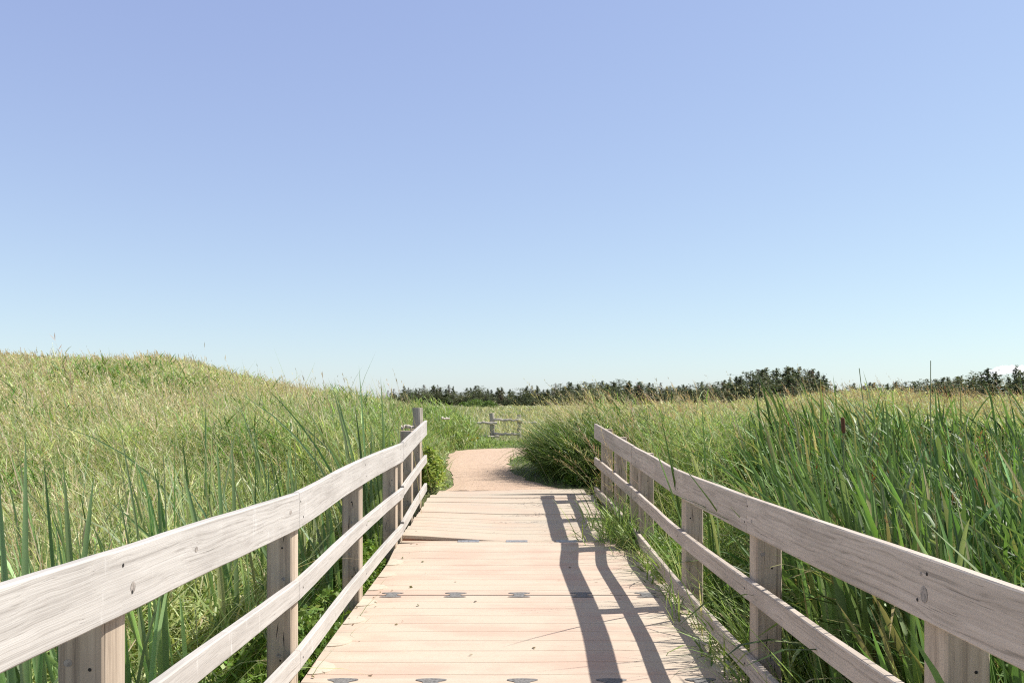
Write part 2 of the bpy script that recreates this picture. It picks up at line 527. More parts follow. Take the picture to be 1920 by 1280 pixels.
# ------------------------------------------------------------------ railings
def catmull(P, step=0.12):
    P = np.array(P, float)
    d = np.r_[0, np.cumsum(np.linalg.norm(np.diff(P, axis=0), axis=1))]
    n = max(3, int(d[-1] / step))
    t = np.linspace(0, d[-1], n + 1)
    # monotone-ish cubic through the points
    m = np.gradient(P, d, axis=0)
    i = np.clip(np.searchsorted(d, t, side='right') - 1, 0, len(d) - 2)
    h = (d[i + 1] - d[i])[:, None]; u = ((t - d[i]) / (d[i + 1] - d[i]))[:, None]
    return (P[i] * (1 + 2 * u) * (1 - u) ** 2 + m[i] * h * u * (1 - u) ** 2 + P[i + 1] * u * u * (3 - 2 * u) + m[i + 1] * h * u * u * (u - 1)), t

def rail_board(b, P, off, height, thick, side, seed, ch=0.005):
    """board hung on its inner top edge polyline P, lowered by off; side = direction away from the deck"""
    C, t = catmull(P)
    rg = np.random.default_rng(int(seed * 100))
    ring = [(ch, 0), (thick - ch, 0), (thick, -ch), (thick, -height + ch), (thick - ch, -height), (ch, -height), (0, -height + ch), (0, -ch)]
    if side < 0: ring = ring[::-1]
    vs, bc = [], []
    nz = np.convolve(rg.normal(0, 0.0018, len(C) + 4), np.ones(5) / 5, 'valid')
    for c, s, e in zip(C, t, nz):
        for (p, q) in ring:
            vs.append((c[0] + side * p, c[1], c[2] - off + q + e)); bc.append((s + seed * 7.3, q + seed, p + seed * 2.1))
    b.add(vs, ring_faces(len(C), 8), bc)
    return C

LP = [(-1.17, -0.6, 1.20), (-1.15, 0.9, 1.19), (-1.15, 1.88, 1.175), (-1.15, 2.50, 1.152), (-1.15, 3.11, 1.136), (-1.15, 3.61, 1.117), (-1.15, 4.46, 1.085),
      (-1.15, 5.0, 1.094), (-1.15, 5.6, 1.111), (-1.15, 6.45, 1.122), (-1.15, 7.6, 1.124), (-1.15, 8.90, 1.118)]
LR = [(-1.15, 8.915, 1.125), (-1.15, 9.7, 1.182), (-1.15, 10.5, 1.237), (-1.15, 11.33, 1.290)]
RP = [(1.27, -0.6, 1.15), (1.27, 0.9, 1.135), (1.27, 2.08, 1.117), (1.27, 2.56, 1.109), (1.27, 3.32, 1.089), (1.27, 4.43, 1.065), (1.27, 5.5, 1.048), (1.27, 6.65, 1.041), (1.27, 7.7, 1.062), (1.27, 8.88, 1.085)]
RR = [(1.268, 8.895, 1.09), (1.215, 9.7, 1.142), (1.165, 10.5, 1.195), (1.108, 11.3, 1.247)]

def railing(name_label, P, posts, side, mats, mid, bot, seed, tops, knots=(), base=-0.34):
    p0 = P[len(P) // 2]
    root = tag(empty('wooden_railing', (p0[0], p0[1], 0)), name_label, 'railing')
    Pn = np.array(P, float)
    def cut(y0, y1):
        ins = [tuple(q) for q in P if y0 + 0.15 < q[1] < y1 - 0.15]
        e = [(float(np.interp(v, Pn[:, 1], Pn[:, 0])), v, float(np.interp(v, Pn[:, 1], Pn[:, 2]))) for v in (y0, y1)]
        return [e[0]] + ins + [e[1]]
    ya, yb = P[0][1], P[-1][1]
    for name, off, h, th in (('top_rail', 0, 0.197, 0.038), ('middle_rail', mid, 0.108, 0.038), ('bottom_rail', bot, 0.106, 0.038)):
        js = [ya] + [j for j in ((4.53,) if name != 'bottom_rail' else (2.5, 4.55, 6.6)) if ya < j < yb - 1] + [yb]
        for q in range(len(js) - 1):
            y0, y1 = js[q] + (0.002 if q else 0), js[q + 1] - (0.002 if q < len(js) - 2 else 0)
            b = MB()
            rail_board(b, cut(y0, y1), off, h, th, side, seed + off * 3 + q * 1.9)
            if name == 'top_rail':
                for (py, dz, rx, rz) in knots:
                    if y0 < py < y1:
                        zz = np.interp(py, Pn[:, 1], Pn[:, 2]); xx = np.interp(py, Pn[:, 1], Pn[:, 0])
                        b.disc((xx - side * 0.0012, py, zz - dz), (-side, 0, 0), rx, rz, 1, 14)
            for yp in posts:
                if not y0 < yp + 0.1 < y1: continue
                zz = np.interp(yp, Pn[:, 1], Pn[:, 2]) - off; xx = np.interp(yp, Pn[:, 1], Pn[:, 0])
                for (dy, dz) in ((0.035, 0.25), (0.095, 0.72)) if name == 'top_rail' else ((0.09, 0.5),):
                    b.disc((xx - side * 0.0015, yp + dy, zz - h * dz), (-side, 0, 0), 0.006, 0.006, 2, 8)
            b.build(name, root, mats + [W_KNOT, M_HOLE])
    for i, yp in enumerate(posts):
        zz = float(np.interp(yp + 0.07, Pn[:, 1], Pn[:, 2])); xx = float(np.interp(yp + 0.07, Pn[:, 1], Pn[:, 0]))
        xi = xx + side * 0.0385
        x0, x1 = (xi, xi + 0.138) if side > 0 else (xi - 0.138, xi)
        b = MB()
        b.box(x0, x1, yp, yp + 0.138, base + (0.3 if yp > 8.95 else 0), zz + tops[i], 0.008, 2, seed + i * 1.37)
        rg = np.random.default_rng(i + int(seed * 10))
        for k in range(3):
            b.disc((x0 + rg.uniform(0.03, 0.11), yp - 0.001, zz - 0.33 - 0.27 * k + rg.uniform(-.05, .05)), (0, -1, 0), 0.0055, 0.0055, 2, 8)
        for k in range(4):
            zc = zz - rg.uniform(0.22, 0.95); xc = x0 + rg.uniform(0.035, 0.105); ln = rg.uniform(0.03, 0.075); dx = rg.normal(0, 0.006)
            b.add([(xc - dx, yp - 0.0012, zc - ln), (xc + 0.0025, yp - 0.0012, zc), (xc + dx, yp - 0.0012, zc + ln), (xc - 0.0025, yp - 0.0012, zc)], [(0, 1, 2, 3)], None, 2)
        for k in range(2):
            b.disc((x0 + rg.uniform(0.03, 0.11), yp - 0.001, zz - rg.uniform(0.22, 0.9)), (0, -1, 0), rg.uniform(0.009, 0.014), 0.011, 1, 10)
        b.build('post', root, [W_POST, W_KNOT, M_HOLE])
    return root

railing('sunlit grey wooden railing along the left edge of the floating boardwalk', LP, [0.42, 2.44, 4.52, 6.53, 8.57], -1, [W_RAIL], 0.475, 0.86, 1.3,
        [-0.1, -0.1, -0.1, -0.09, -0.05], [(2.54, 0.125, 0.016, 0.017), (3.05, 0.09, 0.013, 0.01), (4.35, 0.085, 0.02, 0.012)])
railing('short sunlit railing section beside the left edge of the ramp', LR, [9.0, 9.93, 10.86], -1, [W_RAIL], 0.465, 0.845, 2.9, [-0.1, 0.0, -0.08])
railing('shaded grey wooden railing along the right edge of the floating boardwalk', RP, [0.45, 2.527, 4.48, 6.33, 8.53], 1, [W_RAIL2], 0.45, 0.86, 4.1,
        [-0.1, -0.1, -0.1, -0.09, -0.05], [(2.58, 0.115, 0.022, 0.026), (2.60, 0.055, 0.007, 0.006), (4.44, 0.12, 0.014, 0.01), (6.55, 0.12, 0.012, 0.02)])
railing('short shaded railing section beside the right edge of the ramp', RR, [9.06, 9.97, 10.88], 1, [W_RAIL2], 0.452, 0.845, 5.7, [-0.08, -0.04, -0.035])

# ------------------------------------------------------------------ log fence
def log_post(x, y, z0, z1, r, label, seed, lean=0.0):
    b = MB()
    b.cyl((x, y, z0), (x + lean, y, z1), r * 1.04, r, 14, 0, 8, 0.006, seed)
    return tag(b.build('log_post', None, [W_POSTLOG]), label, 'post')
def log_rail(p, q, r, label, seed):
    b = MB()
    b.cyl(p, q, r, r * 0.9, 10, 0, 9, 0.012, seed)
    return tag(b.build('log_rail', None, [W_LOG]), label, 'fence rail', 'log rails of the split rail fence')
p = at(781, 764, 11.75)
log_post(p[0], p[1], 0.1, p[2], 0.070, 'round grey log post rising just behind the far end of the left railing', 3, 0.012)
FY = 26.0
p1 = at(922, 774, FY); p2 = at(973, 777, FY)
log_post(p1[0] + 0.05, FY, 0.1, p1[2], 0.075, 'left one of two weathered log posts beyond the end of the sandy path', 5, -0.06)
log_post(p2[0] + 0.02, FY + 0.1, 0.1, p2[2], 0.062, 'right one of two weathered log posts beyond the end of the sandy path', 8, -0.02)
for a, c, dy, r, lab in (((893, 792.5), (932, 793), -0.12, 0.043, 'upper log rail crossing in front of the left log post, its other end in grass'),
                         ((925, 786), (981, 788), -0.03, 0.043, 'upper log rail spanning between the two far log posts'),
                         ((975, 792), (1006, 793), 0.02, 0.04, 'upper log rail running right from the right log post into the tussock'),
                         ((893, 818.5), (936, 818), -0.14, 0.042, 'lowest log stub sticking out at the foot of the left log post'),
                         ((926, 813), (976, 814), -0.06, 0.038, 'lower log rail spanning between the two far log posts')):
    A = at(a[0], a[1], FY + dy); B = at(c[0], c[1], FY + dy)
    log_rail(A, B, r, lab, int(a[0]))
A = at(752, 800, 11.6); B = at(776, 801, 11.62)
log_rail(A, B, 0.028, 'log rail stub in the grass left of the round post', 77)
A = at(828, 784, 18.0); B = at(842, 784.5, 18.2)
log_rail(A, B, 0.023, 'pale log rail end showing through tall grass left of the path', 78)

# ------------------------------------------------------------------ grass machinery
def trapz(y, x, axis=1):
    return ((y[:, 1:] + y[:, :-1]) * 0.5 * np.diff(x, axis=1)).sum(1)

class Blades:
    def __init__(s): s.v = []; s.c = []; s.ls = []; s.li = []; s.n = 0
    def add(s, base, h, w, az, lean, curve, col, face=None, K=3, fold=0.0, prof=None, tipcol=None, cp=1.0):
        """N curved tapering blades. lean/curve in radians, az direction of the lean"""
        n = len(base)
        if n == 0: return
        base = np.asarray(base, float)
        h = np.broadcast_to(h, n); w = np.broadcast_to(w, n); lean = np.broadcast_to(lean, n); curve = np.broadcast_to(curve, n)
        if face is None: face = rng.uniform(0, 2 * np.pi, n)
        dirx, diry = np.cos(az), np.sin(az)
        sx, sy = np.cos(face), np.sin(face)
        p = base.copy()
        rows = []
        for k in range(K + 1):
            t = k / K
            wk = (prof[k] if prof is not None else (0.75 + 0.5 * t if t < 0.5 else 1.0 * (1 - t) / 0.5 * 1.0)) * w * 0.5
            L = np.stack([p[:, 0] - sx * wk, p[:, 1] - sy * wk, p[:, 2]], 1)
            Rr = np.stack([p[:, 0] + sx * wk, p[:, 1] + sy * wk, p[:, 2]], 1)
            if k == K: rows.append([p.copy()])
            elif fold: 
                M = np.stack([p[:, 0] - sy * wk * fold, p[:, 1] + sx * wk * fold, p[:, 2]], 1)
                rows.append([L, M, Rr])
            else: rows.append([L, Rr])
            th = lean + curve * (t + 0.5 / K) ** cp
            st = h / K
            p = p + np.stack([np.sin(th) * dirx * st, np.sin(th) * diry * st, np.cos(th) * st], 1)
        m = 3 if fold else 2
        V = np.stack([q for r in rows for q in r], 1)           # n, K*m+1, 3
        nv = V.shape[1]
        loc = []
        sizes = []
        for k in range(K - 1):
            for j in range(m - 1):
                loc += [k * m + j, k * m + j + 1, (k + 1) * m + j + 1, (k + 1) * m + j]; sizes.append(4)
        for j in range(m - 1):
            loc += [(K - 1) * m + j, (K - 1) * m + j + 1, K * m]; sizes.append(3)
        idx = (np.arange(n) * nv)[:, None] + np.array(loc)[None] + s.n
        s.v.append(V.reshape(-1, 3).astype(np.float32))
        cc = np.repeat(np.asarray(col, np.float32)[:, None, :], nv, 1)
        if tipcol is not None:
            tt = np.repeat(np.arange(K + 1) / K, [m] * K + [1])[None, :, None] ** 1.6
            cc = cc * (1 - tt) + np.asarray(tipcol, np.float32)[:, None, :] * tt
        s.c.append(cc.reshape(-1, 3).astype(np.float32))
        s.li.append(idx.reshape(-1).astype(np.int32))
        s.ls.append(np.tile(np.array(sizes, np.int32), n))
        s.n += n * nv
    def leaves(s, pts, size, col, up=0.6):
        """n leaf-shaped quads at random tilts"""
        n = len(pts)
        az = rng.uniform(0, 2 * np.pi, n); el = rng.normal(0.25, up, n)
        d = np.stack([np.cos(az) * np.cos(el), np.sin(az) * np.cos(el), np.sin(el)], 1)
        roll = rng.normal(0, 0.6, n)
        side = np.stack([-np.sin(az), np.cos(az), np.zeros(n)], 1)
        upv = np.cross(d, side)
        sd = side * np.cos(roll)[:, None] + upv * np.sin(roll)[:, None]
        size = np.broadcast_to(size, n)[:, None]
        wd = rng.uniform(0.22, 0.36, n)[:, None]
        P = np.asarray(pts, float)
        V = np.stack([P, P + d * size * 0.45 + sd * size * wd, P + d * size + np.array([0, 0, -0.12]) * size, P + d * size * 0.45 - sd * size * wd], 1)
        idx = (np.arange(n) * 4)[:, None] + np.array([0, 1, 2, 3])[None] + s.n
        s.v.append(V.reshape(-1, 3).astype(np.float32))
        s.c.append(np.repeat(np.asarray(col, np.float32), 4, 0))
        s.li.append(idx.reshape(-1).astype(np.int32)); s.ls.append(np.full(n, 4, np.int32)); s.n += 4 * n
    def panicles(s, base, h, az, lean, curve, col_stem, col_seed, px, spk=14, size=0.03, plume=0.2, spread=0.5):
        """flowering stalks: thin stem, then spikelets along the last part"""
        n = len(base)
        if n == 0: return
        h = np.broadcast_to(h, n); lean = np.broadcast_to(lean, n); curve = np.broadcast_to(curve, n)
        s.add(base, h, np.maximum(0.0035, 0.32 * px), az, lean, curve, col_stem, face=np.zeros(n) + rng.normal(0, 0.5, n), K=4, prof=[1, .95, .9, .8, 0])
        t0 = np.linspace(1 - plume, 1.0, spk)
        dirx, diry = np.cos(az), np.sin(az)
        for t in t0:
            tt = t + rng.normal(0, 0.012, n)
            ss = np.linspace(0, 1, 9)[None] * tt[:, None]
            th = lean[:, None] + curve[:, None] * ss
            hor = trapz(np.sin(th), ss, axis=1) * h; ver = trapz(np.cos(th), ss, axis=1) * h
            P = base + np.stack([dirx * hor, diry * hor, ver], 1)
            a2 = az + rng.normal(0, 1.1, n)
            l2 = lean + curve * t + rng.normal(0, spread, n) * (1.15 - (t - (1 - plume)) / plume * 0.6)
            taper = 1.25 - 0.8 * (t - (1 - plume)) / plume
            s.add(P, size * taper * rng.uniform(0.6, 1.4, n), np.maximum(0.0045, 0.42 * px), a2, l2, rng.normal(0.2, 0.3, n), col_seed, K=2, prof=[0.5, 1.0, 0])
    def build(s, name, mats, parent=None):
        V = np.concatenate(s.v); C = np.concatenate(s.c); li = np.concatenate(s.li); ls = np.concatenate(s.ls)
        me = bpy.data.meshes.new(name)
        me.vertices.add(len(V)); me.vertices.foreach_set('co', V.ravel())
        me.loops.add(len(li)); me.loops.foreach_set('vertex_index', li)
        me.polygons.add(len(ls))
        st = np.zeros(len(ls), np.int32); st[1:] = np.cumsum(ls)[:-1]
        me.polygons.foreach_set('loop_start', st)
        try: me.polygons.foreach_set('loop_total', ls)
        except Exception: pass
        a = me.attributes.new('Col', 'FLOAT_COLOR', 'POINT')
        a.data.foreach_set('color', np.concatenate([C, np.ones((len(C), 1), np.float32)], 1).ravel())
        me.update(calc_edges=True)
        return link(name, me, parent, mats)

PXW = 1.0 / (F * 1024 / 1920)          # metres per render pixel at one metre
def polar(n, y0, y1, a0, a1, p=1.0):
    """points in the wedge px a0..a1 (photo columns), depth y0..y1, density ~ 1/y^p"""
    u = rng.uniform(0, 1, n)
    e = 2 - p
    y = (y0 ** e + u * (y1 ** e - y0 ** e)) ** (1 / e) if abs(e) > 1e-3 else y0 * (y1 / y0) ** u
    x = (rng.uniform(a0, a1, n) - 960) / F * y
    return x, y

def cols(n, table, var=0.18):
    """random pick from weighted colours with brightness jitter"""
    ws = np.array([t[0] for t in table], float); ws /= ws.sum()
    C = np.array([t[1] for t in table])
    c = C[rng.choice(len(table), n, p=ws)]
    return np.clip(c * np.exp(rng.normal(0, var, (n, 1))) * np.exp(rng.normal(0, 0.06, (n, 3))), 0.005, 0.9)

def vnoise(x, y, s, seed):
    """cheap smooth noise for clumping"""
    rg = np.random.default_rng(seed)
    v = np.zeros_like(x)
    for k in range(6):
        a = rg.uniform(0, 2 * np.pi); f = s * rg.uniform(0.6, 2.0); ph = rg.uniform(0, 6.28)
        v += np.sin((x * np.cos(a) + y * np.sin(a)) * f + ph)
    return v / 6 ** 0.5

def off_walk(x, y, m=0.0):
    return ~((x > -1.36 - m) & (x < 1.50 + m) & (y < 11.9))

G_MID = [(3, (0.33, 0.41, 0.15)), (3, (0.43, 0.49, 0.22)), (2, (0.51, 0.53, 0.29)), (1.4, (0.60, 0.54, 0.36)), (1.3, (0.18, 0.27, 0.08))]
G_FAR = [(3, (0.40, 0.47, 0.19)), (3, (0.52, 0.52, 0.28)), (1.8, (0.62, 0.55, 0.37)), (1.3, (0.28, 0.38, 0.13))]
G_TAN = [(3, (0.60, 0.51, 0.34)), (2, (0.50, 0.40, 0.25)), (1, (0.68, 0.61, 0.44))]
G_FRESH = [(3, (0.22, 0.32, 0.09)), (2, (0.31, 0.41, 0.14)), (1, (0.13, 0.22, 0.055)), (0.8, (0.43, 0.45, 0.24))]
WIND = np.pi            # towards -x

def meadow(B, x, y, hmean, hvar, cols_, wmin=0.006, lean=0.25, K=3, curve=(0.9, 0.6), wind=0.75, far=None):
    n = len(x)
    z = ground(x, y)
    d = np.hypot(x, y)
    h = hmean * np.exp(rng.normal(0, hvar, n))
    w = np.maximum(wmin * rng.uniform(0.6, 1.5, n), 0.85 * PXW * d)
    az = WIND + rng.normal(0, 1.3 / max(wind, 0.2), n)
    B.add(np.stack([x, y, z - 0.02], 1), h, w, az, np.abs(rng.normal(lean, 0.18, n)), np.abs(rng.normal(curve[0], curve[1], n)), cols(n, cols_) if far is None else np.where(rng.uniform(0, 1, (n, 1)) < sstep(far[1], far[2], y)[:, None], cols(n, far[0]), cols(n, cols_)), K=K)

def tangle(B, x, y, h, L, table, w=0.009, far=None, tmin=0.4, px=1.05, lean=0.75, wind=0.5):
    """short arching leaves filling the canopy of a stand of height h"""
    n = len(x)
    if n == 0: return
    t = tmin + (1 - tmin) * rng.beta(1.6, 1.0, n)
    z = ground(x, y) + h * t * np.exp(rng.normal(0, 0.06, n)) - 0.35 * L
    d = np.hypot(x, y)
    c = cols(n, table, 0.24)
    if far is not None: c = np.where(rng.uniform(0, 1, (n, 1)) < sstep(far[1], far[2], y)[:, None], cols(n, far[0], 0.2), c)
    B.add(np.stack([x, y, z], 1), L * np.exp(rng.normal(0, 0.3, n)), np.maximum(w * rng.uniform(0.6, 1.5, n), px * PXW * d), WIND + rng.normal(0, 1.3 / wind ** 0.5, n),
          np.abs(rng.normal(lean, 0.35, n)), np.abs(rng.normal(1.0, 0.6, n)), c, K=3)

# ------------------------------------------------------------------ left meadow and dune
B = Blades()
x, y = polar(62000, 1.2, 13, -260, 850, 1.15)
k = (x < -1.75 - 0.12 * rng.normal(0, 1, len(x))) & off_walk(x, y, 0.25) & ~((x > -2.1) & (y > 11)) & (x < -1.62)
x, y = x[k], y[k]
hm = (0.84 + 0.19 * vnoise(x, y, 1.7, 2)) * (0.55 + 0.45 * sstep(1.6, 2.6, -x))
kk = rng.uniform(0, 1, len(x)) < 0.55
meadow(B, x[kk], y[kk], hm[kk], 0.25, G_MID, 0.013, 0.22, 4, (1.0, 0.7), 0.45, (G_FAR, 12, 30))
kk = rng.uniform(0, 1, len(x)) < 0.8
tangle(B, x[kk], y[kk], hm[kk] * 0.95, 0.20, G_MID + [(2, (0.44, 0.53, 0.22))], 0.016, (G_FAR, 13, 32))
kk = rng.uniform(0, 1, len(x)) < 0.10       # broader leafy blades
meadow(B, x[kk], y[kk], hm[kk], 0.25, G_FRESH + [(2, (0.36, 0.46, 0.18))], 0.019, 0.3, 5, (1.2, 0.6), 0.4)
x, y = polar(80000, 9, 46, -260, 830, 1.2)
k = (x < -1.75 - 0.02 * y) & ~in_poly(x, y, PATH_POLY)
x, y = x[k], y[k]
pat = vnoise(x, y, 0.5, 6)
hm = (0.82 + 0.20 * vnoise(x, y, 1.0, 5)) * (1 - 0.5 * sstep(22, 36, y))
g = pat > 0.35
tangle(B, x[g], y[g], hm[g], 0.22, G_MID + G_FRESH, 0.009, (G_FAR, 16, 38), 0.45)
tangle(B, x[~g], y[~g], hm[~g], 0.22, G_MID, 0.009, (G_FAR, 11, 34), 0.45)
k = rng.uniform(0, 1, len(x)) < 0.55
meadow(B, x[k], y[k], hm[k], 0.2, G_MID, 0.007, 0.25, 3, (0.9, 0.6), 0.5, (G_FAR, 8, 30))
xs_, ys_, ws_ = [], [], []
for (pcx, pcy, rr_) in ((-4.6, 15.5, 0.7), (-8.0, 20.0, 1.0), (-3.4, 10.5, 0.5), (-6.8, 13.0, 0.6), (-11.5, 24.0, 1.2), (-5.2, 9.0, 0.45), (-9.5, 15.0, 0.7), (-3.6, 19.5, 0.8)):
    q = int(900 * rr_)
    xs_.append(pcx + rr_ * 1.4 * rng.normal(0, 0.5, q)); ys_.append(pcy + rr_ * 1.4 * rng.normal(0, 0.5, q))
x, y = np.concatenate(xs_), np.concatenate(ys_)
tangle(B, x, y, np.full(len(x), 1.02), 0.26, [(3, (0.12, 0.22, 0.045)), (2, (0.17, 0.29, 0.06)), (1, (0.08, 0.15, 0.035))], 0.018, None, 0.2, 1.1)
# flowering stalks
def stalks(B, n, y0, y1, a0, a1, h, keep, c1, sz=0.05, p=1.25, curve=0.45, lean=0.14, hv=0.13, spk=12, wscale=1.0):
    x, y = polar(n, y0, y1, a0, a1, p)
    k = keep(x, y); x, y = x[k], y[k]; n = len(x)
    B.panicles(np.stack([x, y, ground(x, y)], 1), h * np.exp(rng.normal(0, hv, n)) * (1 - 0.42 * sstep(22, 36, y) * (x < 0)), WIND + rng.normal(0, 0.6, n), np.abs(rng.normal(lean, 0.1, n)), np.abs(rng.normal(curve, 0.25, n)), cols(n, c1), cols(n, c1), PXW * np.hypot(x, y) * wscale, spk, sz, 0.26)
stalks(B, 8500, 2.6, 44, -260, 800, 1.10, lambda x, y: x < -2.2 - 0.05 * y, G_TAN, 0.06, wscale=1.25)
stalks(B, 150, 3.5, 12, -200, 790, 1.55, lambda x, y: x < -2.0, G_TAN, 0.09, 0.6, 0.5, 0.1, 0.12, 16)
for (px, pt, Yc, q) in ((138, 612, 4.2, 2), (432, 664, 6.0, 2), (395, 672, 6.4, 1), (640, 690, 8.5, 5), (668, 698, 9.0, 4), (735, 700, 10.0, 5), (785, 703, 11.0, 4), (600, 705, 9.5, 4), (250, 690, 7.0, 3)):
    xq = (px - 960) / F * Yc + rng.normal(0.12, 0.12, q); yq = Yc + rng.normal(0, 0.3, q)
    gq = ground(xq, yq); hq = (EYE - (pt + rng.uniform(0, 18, q) - HOR) / F * yq - gq) * 1.04
    B.panicles(np.stack([xq, yq, gq], 1), hq, WIND + rng.normal(0, 0.3, q), np.abs(rng.normal(0.08, 0.05, q)), np.abs(rng.normal(0.3, 0.1, q)), cols(q, G_TAN), cols(q, G_TAN), PXW * yq * 1.2, 18, 0.075, 0.2, 0.35)
tag(B.build('meadow_grass', [M_GRASS]), 'tall green and straw coloured meadow grass filling the ground left of the boardwalk', 'grass', kind='stuff')

B = Blades()
x, y = polar(70000, 30, 58, -260, 800, 0.6)
k = x < -3.0 - 0.02 * y
x, y = x[k], y[k]
DUNE = [(3, (0.36, 0.36, 0.18)), (3, (0.46, 0.41, 0.25)), (2, (0.26, 0.29, 0.12)), (1, (0.56, 0.48, 0.34))]
hm = (0.5 + 0.16 * vnoise(x, y, 0.8, 9))
meadow(B, x, y, np.clip(hm, 0.2, 1), 0.22, DUNE, 0.008, 0.3, 2)
tag(B.build('dune_grass', [M_GRASS]), 'pale marram grass covering the crest of the dune on the left', 'grass', kind='stuff')

# ------------------------------------------------------------------ right meadow
B = Blades()
x, y = polar(88000, 8.5, 46, 1120, 2200, 1.15)
k = (x > 1.75) & ~in_poly(x, y, PATH_POLY) & ~((x > 2.0) & (y > 20.0 + 0.12 * x) & (y < 22.6 + 0.12 * x) & (x < 6))
x, y = x[k], y[k]
hm = 0.90 + 0.15 * vnoise(x, y, 1.0, 15) + 0.18 * np.exp(-((x / y - 0.42) / 0.07) ** 2)
pat = vnoise(x, y, 0.8, 18)
g = pat > -0.2
tangle(B, x[g], y[g], hm[g], 0.21, G_FRESH + [(2, (0.34, 0.40, 0.18))], 0.009, (G_FAR, 18, 44), 0.45)
tangle(B, x[~g], y[~g], hm[~g], 0.21, G_MID, 0.009, (G_FAR, 14, 40), 0.45)
k = rng.uniform(0, 1, len(x)) < 0.35
meadow(B, x[k], y[k], hm[k] * 0.95, 0.12, G_MID, 0.007, 0.22, 3, far=(G_FAR, 18, 44))
x, y = polar(42000, 3.5, 12.5, 1120, 2000, 1.0)
k = (x > 1.62) & off_walk(x, y, 0.1) & (x < 1.55 + 0.28 * np.clip(y - 5.0, 0, 9))
x, y = x[k], y[k]
hm = (0.95 + 0.13 * vnoise(x, y, 1.8, 16)) * (0.5 + 0.5 * sstep(1.6, 2.4, x))
tangle(B, x, y, hm, 0.2, G_FRESH + [(2, (0.34, 0.40, 0.18))], 0.009, None, 0.25)
k = rng.uniform(0, 1, len(x)) < 0.5
meadow(B, x[k], y[k], hm[k], 0.18, G_FRESH, 0.007, 0.2, 4)
G_STALK = [(3, (0.50, 0.42, 0.26)), (2, (0.44, 0.34, 0.20)), (1, (0.46, 0.31, 0.21))]
stalks(B, 1500, 9, 44, 1090, 2200, 1.25, lambda x, y: x > 1.5, G_STALK, 0.06, 1.2, 0.7, 0.16, 0.12, 14)
stalks(B, 400, 9, 20, 1090, 1700, 1.55, lambda x, y: x > 1.3, G_STALK, 0.085, 1.2, 0.75, 0.16, 0.08, 18, 1.25)
stalks(B, 700, 14, 44, 1540, 2000, 1.45, lambda x, y: x > 1.3, [(2, (0.40, 0.27, 0.18)), (1, (0.46, 0.36, 0.22))], 0.07, 1.0, 0.6, 0.12, 0.1, 14)
tag(B.build('meadow_grass', [M_GRASS]), 'green meadow grass with leaning tan seed heads on the right of the path', 'grass', kind='stuff')

# far field between dune and wood
B = Blades()
x, y = polar(90000, 24.5, 150, 560, 1950, 1.35)
k = (x > -2.2 - 0.045 * y) & ~in_poly(x, y, PATH_POLY) & ~((x > 2.0) & (y < 24.0 + 0.12 * x))
x, y = x[k], y[k]
FIELD = [(3, (0.38, 0.40, 0.20)), (2, (0.48, 0.45, 0.27)), (2, (0.28, 0.33, 0.13)), (1, (0.58, 0.54, 0.40))]
fen = 1 - 0.65 * ((np.abs(x) < 1.8) & (y < 27.5))
meadow(B, x, y, (0.36 - 0.12 * sstep(40, 90, y)) * fen * (1 + 0.25 * vnoise(x, y, 0.25, 21)), 0.25, FIELD, 0.008, 0.3, 2)
tag(B.build('field_grass', [M_GRASS]), 'short pale grass of the open field stretching to the wood', 'grass', kind='stuff')

# ------------------------------------------------------------------ verge: both sides of the path and around the log fence
B = Blades()
x = rng.uniform(-5.5, 9, 70000); y = rng.uniform(11.4, 30, 70000)
dist = np.full(len(x), 9.0)
for q in PATH_POLY[::2]: dist = np.minimum(dist, np.hypot(x - q[0], y - q[1]))
k = ~in_poly(x, y, PATH_POLY) & off_walk(x, y, 0) & (dist < 3.2)
x, y, dist = x[k], y[k], dist[k]
meadow(B, x, y, (0.05 + 0.33 * sstep(0.15, 1.6, dist + 0.25 * vnoise(x, y, 3, 31))) * (1 - 0.65 * ((np.abs(x) < 1.7) & (y > 22))), 0.3, G_FRESH, 0.006, 0.3, 3, wind=0.6)
tag(B.build('verge_grass', [M_GRASS]), 'short fresh green grass edging the sandy path', 'grass', kind='stuff')

# tall grass bank left of the path, between the railing end and the log fence
B = Blades()
n = 17000
x = rng.uniform(-3.6, -1.05, n); y = rng.uniform(11.5, 25, n)
edge = np.interp(y, pl[:, 1][:45], pl[:, 0][:45])
k = (x < edge - 0.22 - 0.1 * rng.normal(0, 1, n)) & off_walk(x, y, 0.05)
x, y, edge = x[k], y[k], edge[k]
hm = (0.35 + 0.62 * sstep(0.1, 1.1, edge - x)) * (1 + 0.14 * vnoise(x, y, 2.2, 41)) * (1 - 0.25 * sstep(19, 24, y))
k = rng.uniform(0, 1, len(x)) < 0.45
BANK = G_FRESH + [(1.5, (0.36, 0.42, 0.22)), (2, (0.28, 0.33, 0.13))]
meadow(B, x[k], y[k], hm[k], 0.22, BANK, 0.009, 0.22, 4)
tangle(B, x, y, hm, 0.22, BANK, 0.012, None, 0.15)
xb = rng.uniform(-5.0, -0.62, 9000); yb = rng.uniform(21.6, 25.5, 9000)
k = ~in_poly(xb, yb, PATH_POLY) & (yb > 22.0); xb, yb = xb[k], yb[k]
hb = 0.95 * np.clip((-1.0 - xb) / 0.7, 0.12, 1) * (1 + 0.2 * vnoise(xb, yb, 2.4, 43))
hb = hb * np.where((xb > -1.3), 0.75, 1)
tangle(B, xb, yb, hb, 0.24, BANK, 0.012, None, 0.1)
k = rng.uniform(0, 1, len(xb)) < 0.4
meadow(B, xb[k], yb[k], hb[k], 0.2, G_FRESH, 0.009, 0.25, 4)
x2 = rng.uniform(-7.5, -2.2, 500); y2 = rng.uniform(11.6, 25, 500)
n = len(x2)
